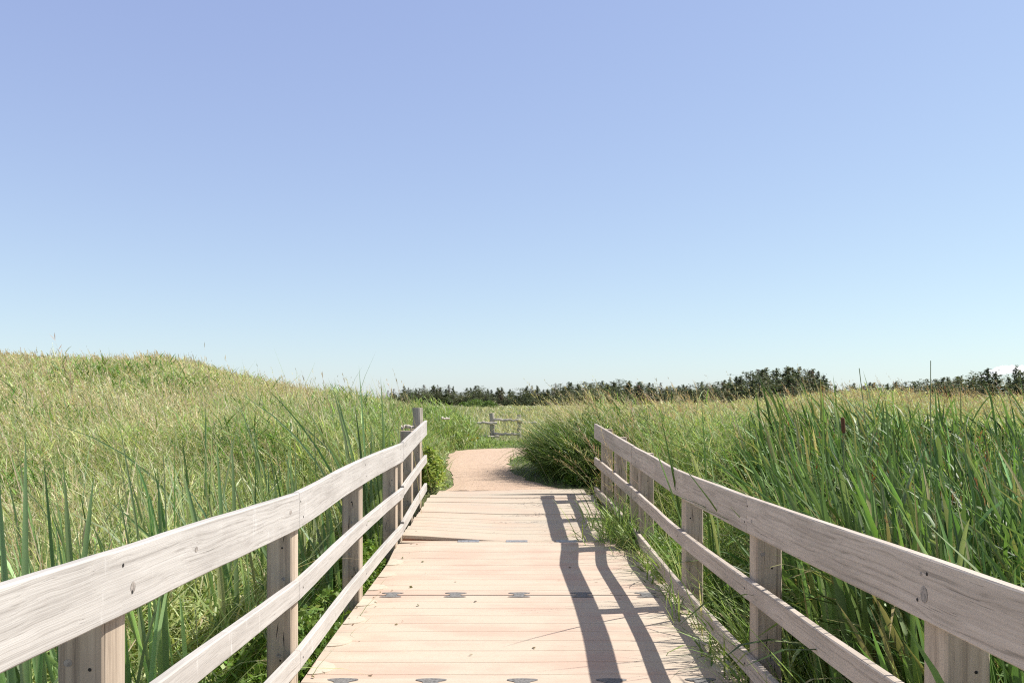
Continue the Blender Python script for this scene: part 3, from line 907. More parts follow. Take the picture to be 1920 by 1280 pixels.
B.panicles(np.stack([x2, y2, ground(x2, y2)], 1), 1.15 * np.exp(rng.normal(0, 0.12, n)), WIND + rng.normal(0, 0.7, n), np.abs(rng.normal(0.12, 0.1, n)), np.abs(rng.normal(0.35, 0.25, n)), cols(n, G_TAN), cols(n, G_TAN), PXW * np.hypot(x2, y2), 12, 0.05, 0.24)
tag(B.build('bank_grass', [M_GRASS]), 'dense green grass bank between the left railing end and the log fence', 'grass', kind='stuff')

# the arching tussock right of the path
B = Blades()
n = 7500
a = rng.uniform(0, 2 * np.pi, n); r = np.sqrt(rng.uniform(0, 1, n))
x = 1.45 + 0.95 * r * np.cos(a); y = 14.2 + 1.9 * r * np.sin(a)
k = ~in_poly(x, y, PATH_POLY) & off_walk(x, y, 0.05)
x, y, r, a = x[k], y[k], r[k], a[k]
n = len(x)
TUS = [(3, (0.11, 0.18, 0.045)), (2, (0.17, 0.25, 0.065)), (1.5, (0.07, 0.125, 0.033)), (0.6, (0.28, 0.32, 0.13))]
B.add(np.stack([x, y, ground(x, y)], 1), 1.2 * np.exp(rng.normal(0, 0.18, n)) * (1 - 0.25 * r), 0.017 * rng.uniform(0.6, 1.4, n), WIND + rng.normal(0, 0.9, n) , np.abs(rng.normal(0.3, 0.15, n)), np.abs(rng.normal(1.35, 0.4, n)), cols(n, TUS), K=5)
tangle(B, np.r_[x, x], np.r_[y, y], 1.05 * (1 - 0.3 * np.r_[r, r]), 0.28, TUS + [(1, (0.30, 0.38, 0.15))], 0.013, None, 0.05, 0.8, 0.9, 0.8)
xt = rng.uniform(0.85, 2.5, 5200); yt = rng.uniform(11.9, 16.5, 5200)
k = ~in_poly(xt, yt, PATH_POLY) & off_walk(xt, yt, 0.02); xt, yt = xt[k], yt[k]
tangle(B, xt, yt, (0.45 + 0.5 * sstep(0.9, 1.6, xt) + 0.2 * sstep(12, 13.5, yt)) * (1 + 0.25 * vnoise(xt, yt, 3.2, 71)), 0.22, G_FRESH + TUS, 0.014, None, 0.1, 1.0, 0.8, 0.6)
m = 260
x = 1.65 + rng.normal(0, 0.55, m); y = 14.3 + rng.normal(0, 1.1, m)
k = (x > 0.4) & (y > 12.4); x, y = x[k], y[k]; m = len(x)
STR = [(3, (0.58, 0.52, 0.32)), (2, (0.50, 0.46, 0.25)), (1, (0.44, 0.44, 0.22))]
B.panicles(np.stack([x, y, ground(x, y)], 1), 1.45 * np.exp(rng.normal(0, 0.12, m)), WIND + rng.normal(0, 0.4, m), np.abs(rng.normal(0.22, 0.12, m)), np.abs(rng.normal(0.95, 0.25, m)), cols(m, STR), cols(m, STR), PXW * y * 1.2, 18, 0.08, 0.28, 0.3)
tag(B.build('grass_tussock', [M_GRASS]), 'big arching grass tussock with drooping straw seed heads overhanging the right side of the path', 'tussock')

# ------------------------------------------------------------------ reed bed on the right
B = Blades()
REED = [(3, (0.105, 0.185, 0.05)), (3, (0.15, 0.24, 0.07)), (2, (0.065, 0.12, 0.036)), (1.4, (0.25, 0.34, 0.15)), (0.18, (0.36, 0.33, 0.19))]
cx, cy = polar(2500, 0.8, 10.5, 1180, 2500, 0.8)
k = (cx > 1.66 + 0.20 * np.clip(cy - 4.4, 0, 9)) & (cx < 8.5)
cx, cy = cx[k], cy[k]
ch = (1.34 + 0.14 * vnoise(cx, cy, 1.5, 51)) * np.exp(rng.normal(0, 0.09, len(cx))) * (0.85 + 0.15 * sstep(1.6, 2.4, cx))
ch = ch * (0.80 + 0.20 * sstep(0.24, 0.40, cx / cy))        # shorter towards the meadow
cl = cols(len(cx), REED, 0.22)
m = 6
x = np.repeat(cx, m) + rng.normal(0, 0.045, len(cx) * m); y = np.repeat(cy, m) + rng.normal(0, 0.045, len(cx) * m); n = len(x)
h = np.minimum(np.repeat(ch, m) * np.exp(rng.normal(-0.03, 0.13, n)), 1.78)
c = np.repeat(cl, m, 0) * np.exp(rng.normal(0, 0.16, (n, 1)))
bent = rng.uniform(0, 1, n) < 0.45
B.add(np.stack([x, y, ground(x, y) - 0.03], 1), h, rng.uniform(0.022, 0.048, n), WIND + rng.normal(0, 0.95, n), np.abs(rng.normal(0.22, 0.13, n)) * np.where(x < 2.0, 0.4, 1), np.where(bent, rng.uniform(0.9, 2.4, n), np.abs(rng.normal(0.25, 0.2, n))) * np.where(x < 2.0, 0.3, 1), c, face=rng.normal(0, 0.7, n), K=8, fold=0.35, prof=[.7, .85, .95, 1, 1, .95, .8, .5, 0], tipcol=np.where(rng.uniform(0, 1, (n, 1)) < 0.85, c * 1.15, cols(n, [(1, (0.34, 0.30, 0.13))])), cp=2.0)
x, y = polar(6500, 0.9, 10.5, 1180, 2500, 0.8)
k = (x > 1.8 + 0.20 * np.clip(y - 4.4, 0, 9)) & (x < 8.5); x, y = x[k], y[k]; n = len(x)
zt = (1.28 + 0.13 * vnoise(x, y, 1.5, 51)) * (0.80 + 0.20 * sstep(0.24, 0.40, x / y))
B.add(np.stack([x, y, ground(x, y) + zt * rng.uniform(0.25, 0.85, n)], 1), 0.48 * np.exp(rng.normal(0, 0.25, n)), rng.uniform(0.018, 0.036, n), WIND + rng.normal(0, 1.2, n), np.abs(rng.normal(0.55, 0.3, n)), np.abs(rng.normal(1.0, 0.6, n)), cols(n, REED, 0.3), face=rng.normal(0, 0.9, n), K=5, fold=0.35, prof=[.6, .95, 1, .9, .6, 0], cp=1.5)
x, y = polar(2500, 0.9, 11, 1180, 2500, 0.8)
k = (x > 1.58) & (x > 1.58 + 0.2 * np.clip(y - 4.5, 0, 9)) & (x < 8.5)
x, y = x[k], y[k]
meadow(B, x, y, 0.8, 0.3, [(3, (0.12, 0.17, 0.05)), (1, (0.32, 0.27, 0.15)), (1, (0.10, 0.2, 0.04))], 0.006, 0.3, 4)
# rush stalks with brown spikelet clusters
x, y = polar(260, 2.2, 9.5, 1330, 2300, 0.8)
k = (x > 1.75 + 0.22 * np.clip(y - 4.2, 0, 9)); x, y = x[k], y[k]; n = len(x)
B.panicles(np.stack([x, y, ground(x, y)], 1), 1.62 * np.exp(rng.normal(0, 0.08, n)), WIND + rng.normal(0, 1.2, n), np.abs(rng.normal(0.16, 0.12, n)), np.abs(rng.normal(0.12, 0.12, n)), cols(n, [(1, (0.10, 0.12, 0.05))]), cols(n, [(2, (0.20, 0.085, 0.035)), (1, (0.30, 0.15, 0.06))]), PXW * y * 0.6, 9, 0.022, 0.035, 1.0)
tag(B.build('reed_bed', [M_REED]), 'dense bed of broad leaved green reeds crowding behind the right railing', 'reeds', kind='stuff')

# looser reeds standing in the wet edge left of the boardwalk
B = Blades()
cx = -1.62 - np.abs(rng.normal(0, 0.75, 105)); cy = rng.uniform(0.9, 9.5, 105)
ch = 1.28 * np.exp(rng.normal(0, 0.16, 105)) * (0.8 + 0.2 * sstep(1.6, 2.2, -cx))
BLUEG = [(3, (0.23, 0.33, 0.14)), (2, (0.30, 0.41, 0.19)), (1.2, (0.11, 0.19, 0.06)), (0.6, (0.42, 0.45, 0.23))]
cl = cols(105, BLUEG, 0.2); m = 5
x = np.repeat(cx, m) + rng.normal(0, 0.05, 105 * m); y = np.repeat(cy, m) + rng.normal(0, 0.05, 105 * m); n = len(x)
bent = rng.uniform(0, 1, n) < 0.25
B.add(np.stack([x, y, ground(x, y) - 0.03], 1), np.minimum(np.repeat(ch, m) * np.exp(rng.normal(-0.05, 0.16, n)), 1.8), rng.uniform(0.012, 0.026, n), WIND + rng.normal(0, 0.9, n), np.abs(rng.normal(0.1, 0.08, n)), np.where(bent, rng.uniform(0.7, 1.8, n), np.abs(rng.normal(0.15, 0.15, n))), np.repeat(cl, m, 0) * np.exp(rng.normal(0, 0.15, (n, 1))), face=rng.normal(0, 0.7, n), K=8, fold=0.35, prof=[.7, .85, .95, 1, 1, .95, .8, .5, 0], cp=2.0)
tag(B.build('reed_bed', [M_REED]), 'loose upright blue-green reeds along the wet edge behind the left railing', 'reeds', kind='stuff')

# ------------------------------------------------------------------ low weeds beside the walk
def weeds(B, n, x0, x1, y0, y1, hgt, size, table, fine=0.3):
    x = rng.uniform(x0, x1, n); y = rng.uniform(y0, y1, n)
    top = hgt * (0.55 + 0.45 * vnoise(x, y, 4, int(n + y0 * 7))) 
    z = ground(x, y) + np.clip(rng.beta(2.2, 1.1, n) * np.maximum(top, 0.08), 0.01, None)
    B.leaves(np.stack([x, y, z], 1), size * rng.uniform(0.6, 1.4, n), cols(n, table))
WEED = [(3, (0.14, 0.24, 0.04)), (2, (0.20, 0.29, 0.06)), (1, (0.09, 0.17, 0.03))]
B = Blades()
weeds(B, 16000, -1.95, -1.24, 0.9, 9.4, 0.42, 0.05, WEED)
x = rng.uniform(-1.95, -1.22, 9000); y = rng.uniform(0.9, 11.2, 9000)
meadow(B, x, y, 0.28, 0.35, WEED, 0.005, 0.35, 3, wind=0.4)
tag(B.build('weeds', [M_LEAF]), 'low bright green weeds growing at the foot of the left railing', 'weeds', kind='stuff')
B = Blades()
weeds(B, 14000, 1.38, 2.0, 1.0, 9.2, 0.5, 0.05, [(3, (0.10, 0.19, 0.035)), (2, (0.15, 0.25, 0.05))])
x = rng.uniform(1.42, 1.95, 6500); y = rng.uniform(1.0, 11.3, 6500)
dens = 0.35 + 0.55 * vnoise(x, y, 2.5, 61)
k = rng.uniform(0, 1, len(x)) < dens; x, y = x[k], y[k]
n = len(x)
h = 0.44 * np.exp(rng.normal(0, 0.35, n)) + np.maximum(0, 0.3 - ground(x, y)) * 0.3
B.add(np.stack([x, y, ground(x, y)], 1), h, np.maximum(0.013 * rng.uniform(0.5, 1.5, n), PXW * y * 0.7), WIND + rng.normal(0, 1.0, n), np.abs(rng.normal(0.22, 0.2, n)), np.abs(rng.normal(0.9, 0.5, n)), cols(n, G_FRESH), K=4)
for (x0, x1, y0, y1, q, hh) in ((1.02, 1.5, 8.5, 10.1, 1500, 0.46), (1.2, 1.45, 7.2, 8.4, 300, 0.36), (1.22, 1.45, 4.6, 6.6, 420, 0.32), (1.24, 1.45, 3.0, 4.6, 260, 0.34)):
    x = x1 - (x1 - x0) * np.abs(rng.normal(0, 0.45, q)); y = rng.uniform(y0, y1, q)
    g = np.maximum(ground(x, y), np.where(x < 1.3, deck_z(x, y) - 0.05, -1))
    B.add(np.stack([x, y, g], 1), hh * np.exp(rng.normal(0, 0.35, q)), np.maximum(0.011 * rng.uniform(0.6, 1.5, q), PXW * y * 1.0), rng.uniform(0, 6.28, q), np.abs(rng.normal(0.35, 0.25, q)), np.abs(rng.normal(1.2, 0.6, q)), cols(q, G_FRESH), K=4)
    tangle(B, np.r_[x, x], np.r_[y, y], np.full(2 * q, hh * 0.9), 0.12, G_FRESH, 0.016, None, 0.3, 1.2)
tag(B.build('weeds', [M_LEAF]), 'grass and weeds leaning over the bottom rail of the right railing', 'weeds', kind='stuff')

def leafy_plant(name, label, cat, c, rad, hgt, n, size, table, group=None, stems=20):
    root = tag(empty(name, c), label, cat, group)
    B = Blades()
    a = rng.uniform(0, 2 * np.pi, n); r = np.sqrt(rng.uniform(0, 1, n)) ; t = rng.beta(1.8, 1.2, n)
    prof = np.sqrt(np.clip(1 - (t * 0.98) ** 2.2, 0.03, 1))
    lob = 1 + 0.22 * np.sin(3 * a + c[0]) + 0.15 * np.sin(5 * a + t * 6)
    P = np.stack([c[0] + rad[0] * r * prof * lob * np.cos(a), c[1] + rad[1] * r * prof * lob * np.sin(a), c[2] + hgt * t * (1 - 0.25 * r * r)], 1)
    B.leaves(P, size * rng.uniform(0.6, 1.4, n), cols(n, table))
    B.build('leaves', [M_LEAF], root)
    B = Blades()
    a = rng.uniform(0, 2 * np.pi, stems)
    B.add(np.stack([c[0] + 0.2 * rad[0] * np.cos(a), c[1] + 0.2 * rad[1] * np.sin(a), np.full(stems, c[2] - 0.05)], 1), hgt * rng.uniform(0.6, 0.95, stems), max(0.008, PXW * c[1] * 0.4), a, rng.uniform(0.05, 0.5, stems), rng.uniform(-0.2, 0.3, stems), cols(stems, [(1, (0.16, 0.17, 0.07))]), K=4)
    B.build('stem', [M_LEAF], root)
    return root
YG = [(3, (0.32, 0.40, 0.10)), (2, (0.38, 0.43, 0.13)), (1, (0.18, 0.28, 0.06))]
leafy_plant('leafy_weed', 'yellow-green leafy weed clump at the far end of the left railing', 'plant', (-1.18, 12.0, 0.28), (0.26, 0.35), 0.62, 2600, 0.055, YG)
leafy_plant('leafy_weed', 'leafy weed clump under the end of the right ramp railing', 'plant', (1.38, 11.4, 0.25), (0.30, 0.4), 0.48, 1800, 0.05, [(2, (0.20, 0.25, 0.06)), (1, (0.30, 0.24, 0.09)), (1, (0.12, 0.19, 0.04))])
leafy_plant('leafy_weed', 'bright weed clump spilling over the deck at the foot of the ramp on the right', 'plant', (1.30, 9.2, -0.1), (0.24, 0.7), 0.42, 2200, 0.032, [(3, (0.13, 0.22, 0.04)), (2, (0.18, 0.27, 0.06))])
leafy_plant('leafy_weed', 'small leafy weed at the base of the tussock by the path edge', 'plant', (0.95, 12.45, 0.29), (0.22, 0.22), 0.24, 700, 0.05, WEED)
leafy_plant('leafy_weed', 'feathery bright weed clump behind the fourth post of the left railing', 'plant', (-1.42, 7.75, -0.25), (0.20, 0.75), 0.62, 3000, 0.045, WEED)
# yellow flowers in the bank
for i in range(22):
    px, py = rng.normal(866, 15), rng.normal(822, 5)
    Yf = 1570 * 1.0 / (py - HOR)
    c = at(px, py, 21.85 + rng.normal(0, 0.1))
    b = MB()
    for k in range(5):
        a = 2 * math.pi * k / 5
        b.add([c, (c[0] + 0.03 * math.cos(a - .5), c[1] - 0.006, c[2] + 0.018 * math.sin(a - .5)), (c[0] + 0.05 * math.cos(a), c[1] - 0.012, c[2] + 0.05 * math.sin(a)), (c[0] + 0.018 * math.cos(a + .5), c[1] - 0.006, c[2] + 0.018 * math.sin(a + .5))], [(0, 1, 2, 3)])
    g = float(ground(c[0], c[1]))
    b.cyl((c[0] + 0.02, c[1] + 0.01, g), c, 0.003, 0.002, 5, 1, 3)
    if i == 0: MY = plain('yellow_petals', (0.75, 0.48, 0.04), 0.6); MS = plain('green_stalk', (0.12, 0.2, 0.05), 0.6)
    tag(b.build('yellow_flower', None, [MY, MS]), 'tiny yellow wildflower in the grass bank left of the path', 'flower', 'yellow wildflowers in the left bank')

B = Blades()
n = 60
x = np.r_[DX0 + np.abs(rng.normal(0, 0.22, 40)) + 0.03, rng.uniform(-1.1, 1.2, 20)]; y = rng.uniform(2.6, 8.8, n)
B.leaves(np.stack([x, y, deck_z(x, y) + 0.006], 1), rng.uniform(0.012, 0.04, n), cols(n, [(1, (0.16, 0.11, 0.07)), (1, (0.24, 0.20, 0.11)), (0.5, (0.12, 0.14, 0.05))]), 0.08)
tag(B.build('leaf_litter', [M_LEAF]), 'scattered brown leaf bits lying on the boardwalk deck', 'litter', kind='stuff')

# ------------------------------------------------------------------ single cattails that stand out
def cattail(px, ptop, Y, label, n=6, head=None, wid=0.028, blue=True, lean=0.13, dx=0.0, group=None):
    x = (px - 960) / F * Y + dx
    g = float(ground(x, Y))
    H = EYE - (ptop - HOR) / F * Y - g
    root = tag(empty('cattail', (x, Y, g)), label, 'cattail', group)
    tb = [(3, (0.19, 0.29, 0.12)), (2, (0.26, 0.37, 0.17)), (1, (0.12, 0.21, 0.07))] if blue else REED
    n = int(n * 1.7)
    for k in range(n):
        B = Blades()
        hh = H * (1.0 if k == 0 else rng.uniform(0.62, 0.97))
        ln = 0.02 if k == 0 else abs(rng.normal(lean, 0.06)); cv = 0.06 if k == 0 else (abs(rng.normal(0.15, 0.15)) if rng.uniform() < 0.65 else rng.uniform(0.5, 1.5))
        a = WIND + rng.normal(0, 0.9)
        if x < 0 and math.cos(a) > -0.2: cv = min(cv, 0.12); ln = min(ln, 0.1)
        B.add(np.array([[x + rng.normal(0, 0.055), Y + rng.normal(0, 0.07), g - 0.03]]), np.array([hh / math.cos(ln + cv / 2)]), np.array([wid * rng.uniform(0.75, 1.25)]), np.array([a]), ln, cv,
              cols(1, tb, 0.15), face=rng.normal(0, 0.5, 1), K=8, fold=0.3, prof=[.7, .85, .95, 1, 1, .92, .75, .45, 0])
        B.build('leaf', [M_REED], root)
    if head:
        hp = at(px, head[1], Y); hb = at(px + 2, head[0], Y)
        b = MB(); b.cyl((x, Y, g), hb, 0.006, 0.0045, 8, 0, 6); b.build('stalk', root, [M_STALKG])
        b = MB()
        P0 = Vector(hb); P1 = Vector(hp); rr = [0.006, 0.011, 0.0125, 0.0125, 0.011, 0.005]
        vs = []
        for i, r_ in enumerate(rr):
            c = P0.lerp(P1, [0, 0.06, 0.25, 0.75, 0.94, 1][i])
            for j in range(10): vs.append((c.x + r_ * math.cos(j * .628), c.y + r_ * math.sin(j * .628), c.z))
        b.add(vs, ring_faces(6, 10)); b.build('seed_head', root, [M_BROWN])
    return root
M_STALKG = plain('green_stem', (0.14, 0.19, 0.07), 0.5)
M_BROWN = plain('brown_seed_head', (0.11, 0.045, 0.02), 0.95, 0, 0.3, 120)
L = 'cattail behind the near left railing'
for a in ((33, 786, 2.75, 'wide bladed cattail at the far left edge behind the railing', 8), (88, 788, 3.0, 'tall straight cattail near the left edge with one long pointed blade', 7),
          (152, 838, 3.3, 'short cattail behind the nearest left railing board, left of a bare patch', 5), (250, 868, 3.7, 'twin bladed cattail right above the oval knot of the left top rail', 5),
          (283, 858, 4.0, 'narrow bent cattail beside the twin bladed cattail on the left', 4), (440, 800, 5.4, 'tall cattail behind the left railing, left of its second post', 6),
          (378, 735, 8.2, 'slim pale cattail out in the left meadow', 5), (562, 840, 6.3, 'low cattail behind the left railing above its second post', 5),
          (693, 678, 8.6, 'tallest cattail clump beyond the left railing, rising above the horizon', 9), (719, 699, 8.9, 'slender tall cattail right of the tallest clump', 7),
          (742, 778, 9.6, 'dark cattail next to the stump end behind the far left railing', 7), (620, 860, 7.2, 'cattail between the second and third post of the left railing', 5)):
    cattail(*a)
cattail(1580, 770, 5.2, 'cattail with a fat brown seed head in the reeds on the right', 5, (812, 782), 0.014, False)
cattail(1340, 722, 6.6, 'tall cattail left of the reed bed above the right railing', 6, None, 0.017, False, 0.12)
cattail(1525, 716, 5.4, 'upright cattail blade below the highest clump of spruces', 4, None, 0.016, False)
cattail(1666, 714, 4.6, 'broad bright cattail blade in the middle of the reed bed', 5, None, 0.02, False)
cattail(1880, 720, 4.4, 'cattail near the right edge in front of the dark spruces', 6, None, 0.018, False, 0.15)

def rush(px0, px1, ptop, Y, label, tuft):
    p = at(px1, ptop, Y); x0 = (px0 - 960) / F * Y; g = float(ground(x0, Y))
    root = tag(empty('rush_stalk', (x0, Y, g)), label, 'rush')
    b = MB(); b.cyl((x0, Y, g), p, 0.004, 0.002, 6, 0, 8, 0.0015); b.build('stem', root, [M_STALKG])
    if tuft:
        B = Blades(); n = 14
        t = rng.uniform(0.70, 0.74, n) 
        P = np.array([x0, Y, g])[None] * (1 - t[:, None]) + np.array(p)[None] * t[:, None]
        B.add(P, 0.03, 0.008, rng.uniform(0, 6.28, n), rng.uniform(0.2, 1.6, n), 0.2, cols(n, [(1, (0.16, 0.065, 0.03))]), K=2, prof=[.4, 1, 0])
        B.build('spikelets', [M_LEAF], root)
rush(1700, 1611, 690, 4.4, 'leaning rush stalk with brown spikelets rising above the reeds', True)
rush(1746, 1745, 676, 4.6, 'thin dark upright rush stalk above the reeds on the right', False)

# ------------------------------------------------------------------ spruces
def spruce_meshes(seed, shape, table, n=1500):
    """unit tree, one metre tall: crown of leaf tufts on whorled limbs, tapered trunk with limbs"""
    rg = np.random.default_rng(seed)
    B = Blades()
    pts, dirs = [], []
    nb = 64
    b = MB()
    b.cyl((0, 0, -0.02), (0.01, 0, 0.97), 0.022, 0.003, 7, 0, 6, 0.002, seed)
    for i in range(nb):
        t = (i + rg.uniform(0, 1)) / nb
        z = 0.05 + 0.93 * t
        if shape == 'cone': rad = 0.42 * (1 - t) ** 1.15 + 0.006
        elif shape == 'round': rad = 0.46 * math.sqrt(max(0.02, 1 - (1.65 * (t - 0.40)) ** 2)) if t > 0.1 else 0.36
        else: rad = 0.30 * (1 - t) ** 0.6 * (0.5 + 0.5 * rg.uniform()) + 0.01
        rad *= rg.uniform(0.6, 1.25)
        a = rg.uniform(0, 2 * math.pi)
        dr = rg.uniform(-0.28, 0.18) * (1 - t) + 0.25 * t
        tip = np.array([math.cos(a) * rad, math.sin(a) * rad, z + dr * rad])
        b.cyl((0, 0, z), tuple(tip), 0.006 * (1 - t) + 0.001, 0.001, 4, 0, 1)
        m = int(n / nb * (0.3 + 1.4 * (1 - t)))
        s = rg.uniform(0.15, 1.05, m)
        P = np.array([0, 0, z]) * (1 - s[:, None]) + tip * s[:, None]
        P += rg.normal(0, 0.018, (m, 3)) * np.array([1, 1, 0.7])
        pts.append(P)
    # leader
    P = np.stack([rg.normal(0, 0.004, 24), rg.normal(0, 0.004, 24), rg.uniform(0.88, 1.0, 24)], 1); pts.append(P)
    P = np.concatenate(pts)
    B.leaves(P, (0.095 - 0.06 * np.clip(P[:, 2], 0, 1)) * rng.uniform(0.6, 1.4, len(P)), cols(len(P), table, 0.25), 0.55)
    V = B
    co_ = B.build('crown', [M_NEEDLE]); cm = co_.data
    bpy.data.objects.remove(co_)
    return cm, b.mesh('trunk')
DARK = [(3, (0.10, 0.125, 0.065)), (2, (0.125, 0.145, 0.08)), (1, (0.07, 0.095, 0.05))]
OLIVE = [(3, (0.135, 0.155, 0.08)), (2, (0.17, 0.175, 0.10)), (1, (0.09, 0.115, 0.06))]
BROWNT = [(2, (0.15, 0.115, 0.085)), (2, (0.10, 0.10, 0.065)), (1, (0.20, 0.16, 0.13))]
GREYT = [(2, (0.28, 0.25, 0.22)), (1, (0.19, 0.165, 0.145))]
VAR = [(spruce_meshes(100, 'cone', DARK), 'spruce'), (spruce_meshes(101, 'cone', OLIVE), 'spruce'), (spruce_meshes(102, 'cone', DARK), 'spruce'),
       (spruce_meshes(103, 'round', DARK), 'pine'), (spruce_meshes(104, 'round', OLIVE), 'pine'), (spruce_meshes(105, 'thin', BROWNT, 800), 'brown'), (spruce_meshes(106, 'thin', GREYT, 350), 'grey'),
       (spruce_meshes(107, 'cone', OLIVE, 1800), 'spruce'), (spruce_meshes(108, 'round', DARK, 1800), 'pine')]
for (cm, tm), kd in VAR: tm.materials.append(M_BARK)
TOPX = [730, 760, 790, 845, 858, 866, 872, 900, 930, 960, 985, 1010, 1040, 1060, 1085, 1120, 1180, 1205, 1235, 1290, 1340, 1380, 1400, 1420, 1450, 1500, 1528, 1545, 1556, 1575, 1590, 1640, 1700, 1720, 1740, 1790, 1835, 1850, 1870, 1880, 1905, 1920, 2000, 2200]
TOPY = [729, 724, 722, 722, 731, 736, 726, 724, 724, 727, 725, 722, 722, 717, 712, 711, 710, 713, 718, 719, 713, 706, 699, 692, 689, 688, 692, 701, 713, 721, 717, 714, 712, 713, 706, 703, 700, 691, 692, 699, 692, 688, 684, 690]
LAB = {'spruce': 'dark green spruce in the long wood behind the field', 'pine': 'dark round-topped pine in the long wood behind the field',
       'brown': 'thin brownish spruce in the long wood behind the field', 'grey': 'bare grey dead spruce in the long wood behind the field'}
tree_n = 0
def tree(px, ptop, D, vi, label, group, ground_z=None, wide=1.0):
    (cm, tm), kd = VAR[vi]
    x = (px - 960) / F * D
    g = float(ground(x, D)) - 0.05
    H = EYE - (ptop - HOR) / F * D - g
    o = bpy.data.objects.new('spruce_tree', None)
    o.location = (x, D, g)
    o.scale = (H * wide, H * wide, H)
    o.rotation_euler = (0, 0, rng.uniform(0, 6.28))
    COL.objects.link(o)
    tag(o, label, 'tree', group)
    for nm, me_ in (('crown', cm), ('trunk', tm)):
        c = bpy.data.objects.new(nm, me_); COL.objects.link(c); c.parent = o
def wood_row(x0, x1, step, D0, D1, dtop, jit, low, group, suffix, spire=True):
    px = x0
    while px < x1:
        base = float(np.interp(px, TOPX, TOPY))
        vi = int(rng.choice(9, p=[.19, .15, .17, .08, .08, .09, .03, .15, .06] if dtop < 3 else [.10, .10, .10, .16, .17, .05, .01, .14, .17]))
        wd = 0.95
        h = base + dtop + abs(rng.normal(0, jit))
        kd = VAR[vi][1]
        tree(px + rng.normal(0, step * 0.25), h, rng.uniform(D0, D1), vi, LAB[kd].replace('the long wood behind the field', suffix), group + ' (' + kd + ')', None, wd * (rng.uniform(1.15, 2.1) if dtop < 3 else rng.uniform(1.4, 2.1)))
        px += step * rng.uniform(0.7, 1.3)
S1, S2, S3 = 'the long distant wood behind the field', 'the tall clump right of the field', 'the wood at the right edge'
wood_row(728, 1375, 8.5, 150, 162, -2, 5.5, 0, 'distant wood', S1)
wood_row(734, 1375, 11, 138, 148, 6, 4.0, 0, 'distant wood', S1)
wood_row(884, 1380, 17, 128, 136, 17, 4.0, 0, 'distant wood', S1)
wood_row(1378, 1560, 10, 88, 95, -2, 4.0, 0, 'tall clump', S2)
wood_row(1340, 1556, 15, 78, 85, 11, 6.0, 0, 'tall clump', S2)
wood_row(1345, 1550, 24, 70, 76, 34, 6.0, 0, 'tall clump', S2)
wood_row(1566, 1850, 13, 86, 98, 1, 4.0, 0, 'right wood', S3)
wood_row(1600, 1850, 17, 76, 84, 8, 5.0, 0, 'right wood', S3)
wood_row(1842, 2120, 19, 58, 64, 1, 5.0, 0, 'right wood', S3)
wood_row(1838, 2120, 22, 52, 57, 16, 6.0, 0, 'right wood', S3)
tree(1041, 717, 149, 6, 'grey leafless spruce above the wood, right of the log fence', None)
tree(1905, 685, 57, 0, 'pointed dark spruce at the right edge in front of the white cloud', None, None, 0.9)
tree(1852, 689, 60, 2, 'tall dark spruce just left of the white cloud', None, None, 1.0)
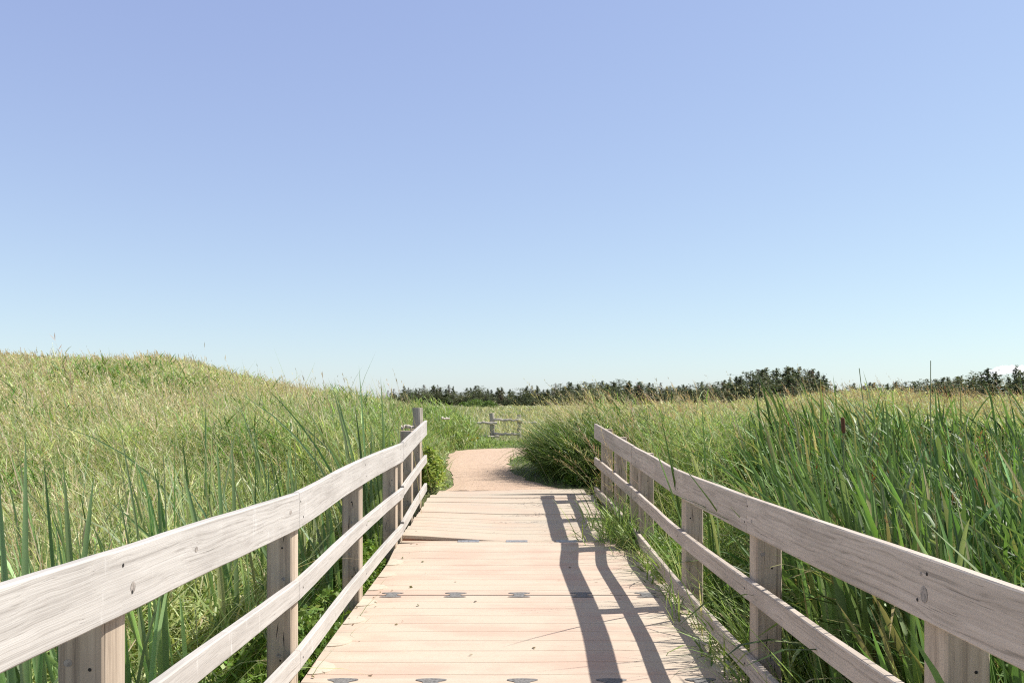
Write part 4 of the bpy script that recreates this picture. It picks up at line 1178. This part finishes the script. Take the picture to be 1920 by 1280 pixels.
# bright shrubs at the edge of the wood
for px, D, wd, hh, lab in ((893, 112, 2.9, 1.0, 'low bright green shrub at the foot of the wood, left of the log fence'), (918, 108, 2.0, 0.85, 'small rounded green shrub in front of the dark wood, above the log fence'), (870, 118, 1.6, 0.6, 'smallest low shrub at the left end of the field edge')):
    x = (px - 960) / F * D
    c = (x, D, float(ground(x, D)))
    root = tag(empty('shrub', c), lab, 'shrub')
    B = Blades(); n = 900
    a = rng.uniform(0, 6.28, n); t = rng.uniform(0, 1, n); r = np.sqrt(1 - t ** 2) * rng.uniform(0.7, 1.05, n)
    B.leaves(np.stack([c[0] + wd * 0.5 * r * np.cos(a) * (1 + .2 * np.sin(3 * a)), c[1] + wd * 0.5 * r * np.sin(a), c[2] + hh * t * rng.uniform(0.85, 1.1, n)], 1), 0.2, cols(n, [(2, (0.11, 0.18, 0.04)), (1, (0.15, 0.22, 0.06))]))
    B.build('leaves', [M_LEAF], root)

# ------------------------------------------------------------------ small white cumulus low on the right
m, t, bs = mat('cloud_white_glow')
bs.inputs['Base Color'].default_value = (0.98, 0.98, 0.98, 1); bs.inputs['Roughness'].default_value = 1.0
bs.inputs['Specular IOR Level'].default_value = 0
bs.inputs['Emission Color'].default_value = (1, 1, 1, 1); bs.inputs['Emission Strength'].default_value = 0.5  # added glow standing in for sunlight scattered by the cloud
tr_ = t.nodes.new('ShaderNodeBsdfTranslucent'); tr_.inputs[0].default_value = (1, 1, 1, 1)
mx_ = t.nodes.new('ShaderNodeMixShader'); mx_.inputs[0].default_value = 0.5
t.links.new(bs.outputs[0], mx_.inputs[1]); t.links.new(tr_.outputs[0], mx_.inputs[2]); t.links.new(mx_.outputs[0], t.nodes['Material Output'].inputs['Surface'])
def blob(c, r, seed):
    rg = np.random.default_rng(seed)
    vs, fs = [], []
    nu, nv = 20, 12
    ph = rg.uniform(0, 6.28, 6)
    for j in range(nv + 1):
        th = math.pi * j / nv
        for i in range(nu):
            a = 2 * math.pi * i / nu
            k = 1 + 0.13 * math.sin(3 * a + ph[0] + 2 * th) + 0.1 * math.sin(5 * th + ph[1] + a) + 0.06 * math.sin(7 * a + ph[2])
            z = math.cos(th) * r * 0.75 * k
            vs.append((c[0] + r * k * math.sin(th) * math.cos(a), c[1] + r * k * math.sin(th) * math.sin(a), c[2] + (z if z > 0 else z * 0.5)))
    for j in range(nv):
        for i in range(nu): fs.append((j * nu + i, (j + 1) * nu + i, (j + 1) * nu + (i + 1) % nu, j * nu + (i + 1) % nu))
    return vs, fs
b = MB()
for i, (px, py, r) in enumerate(((1862, 702, 16), (1880, 696, 19), (1897, 694, 16), (1915, 698, 22), (1940, 694, 26), (1968, 700, 24), (1995, 704, 20), (1845, 706, 10))):
    c = at(px, py, 6000); vs, fs = blob(c, r / F * 6000 * 0.68, i); b.add(vs, fs)
tag(b.build('cloud', None, [m], True), 'small white cumulus cloud low behind the spruces at the right edge', 'cloud')
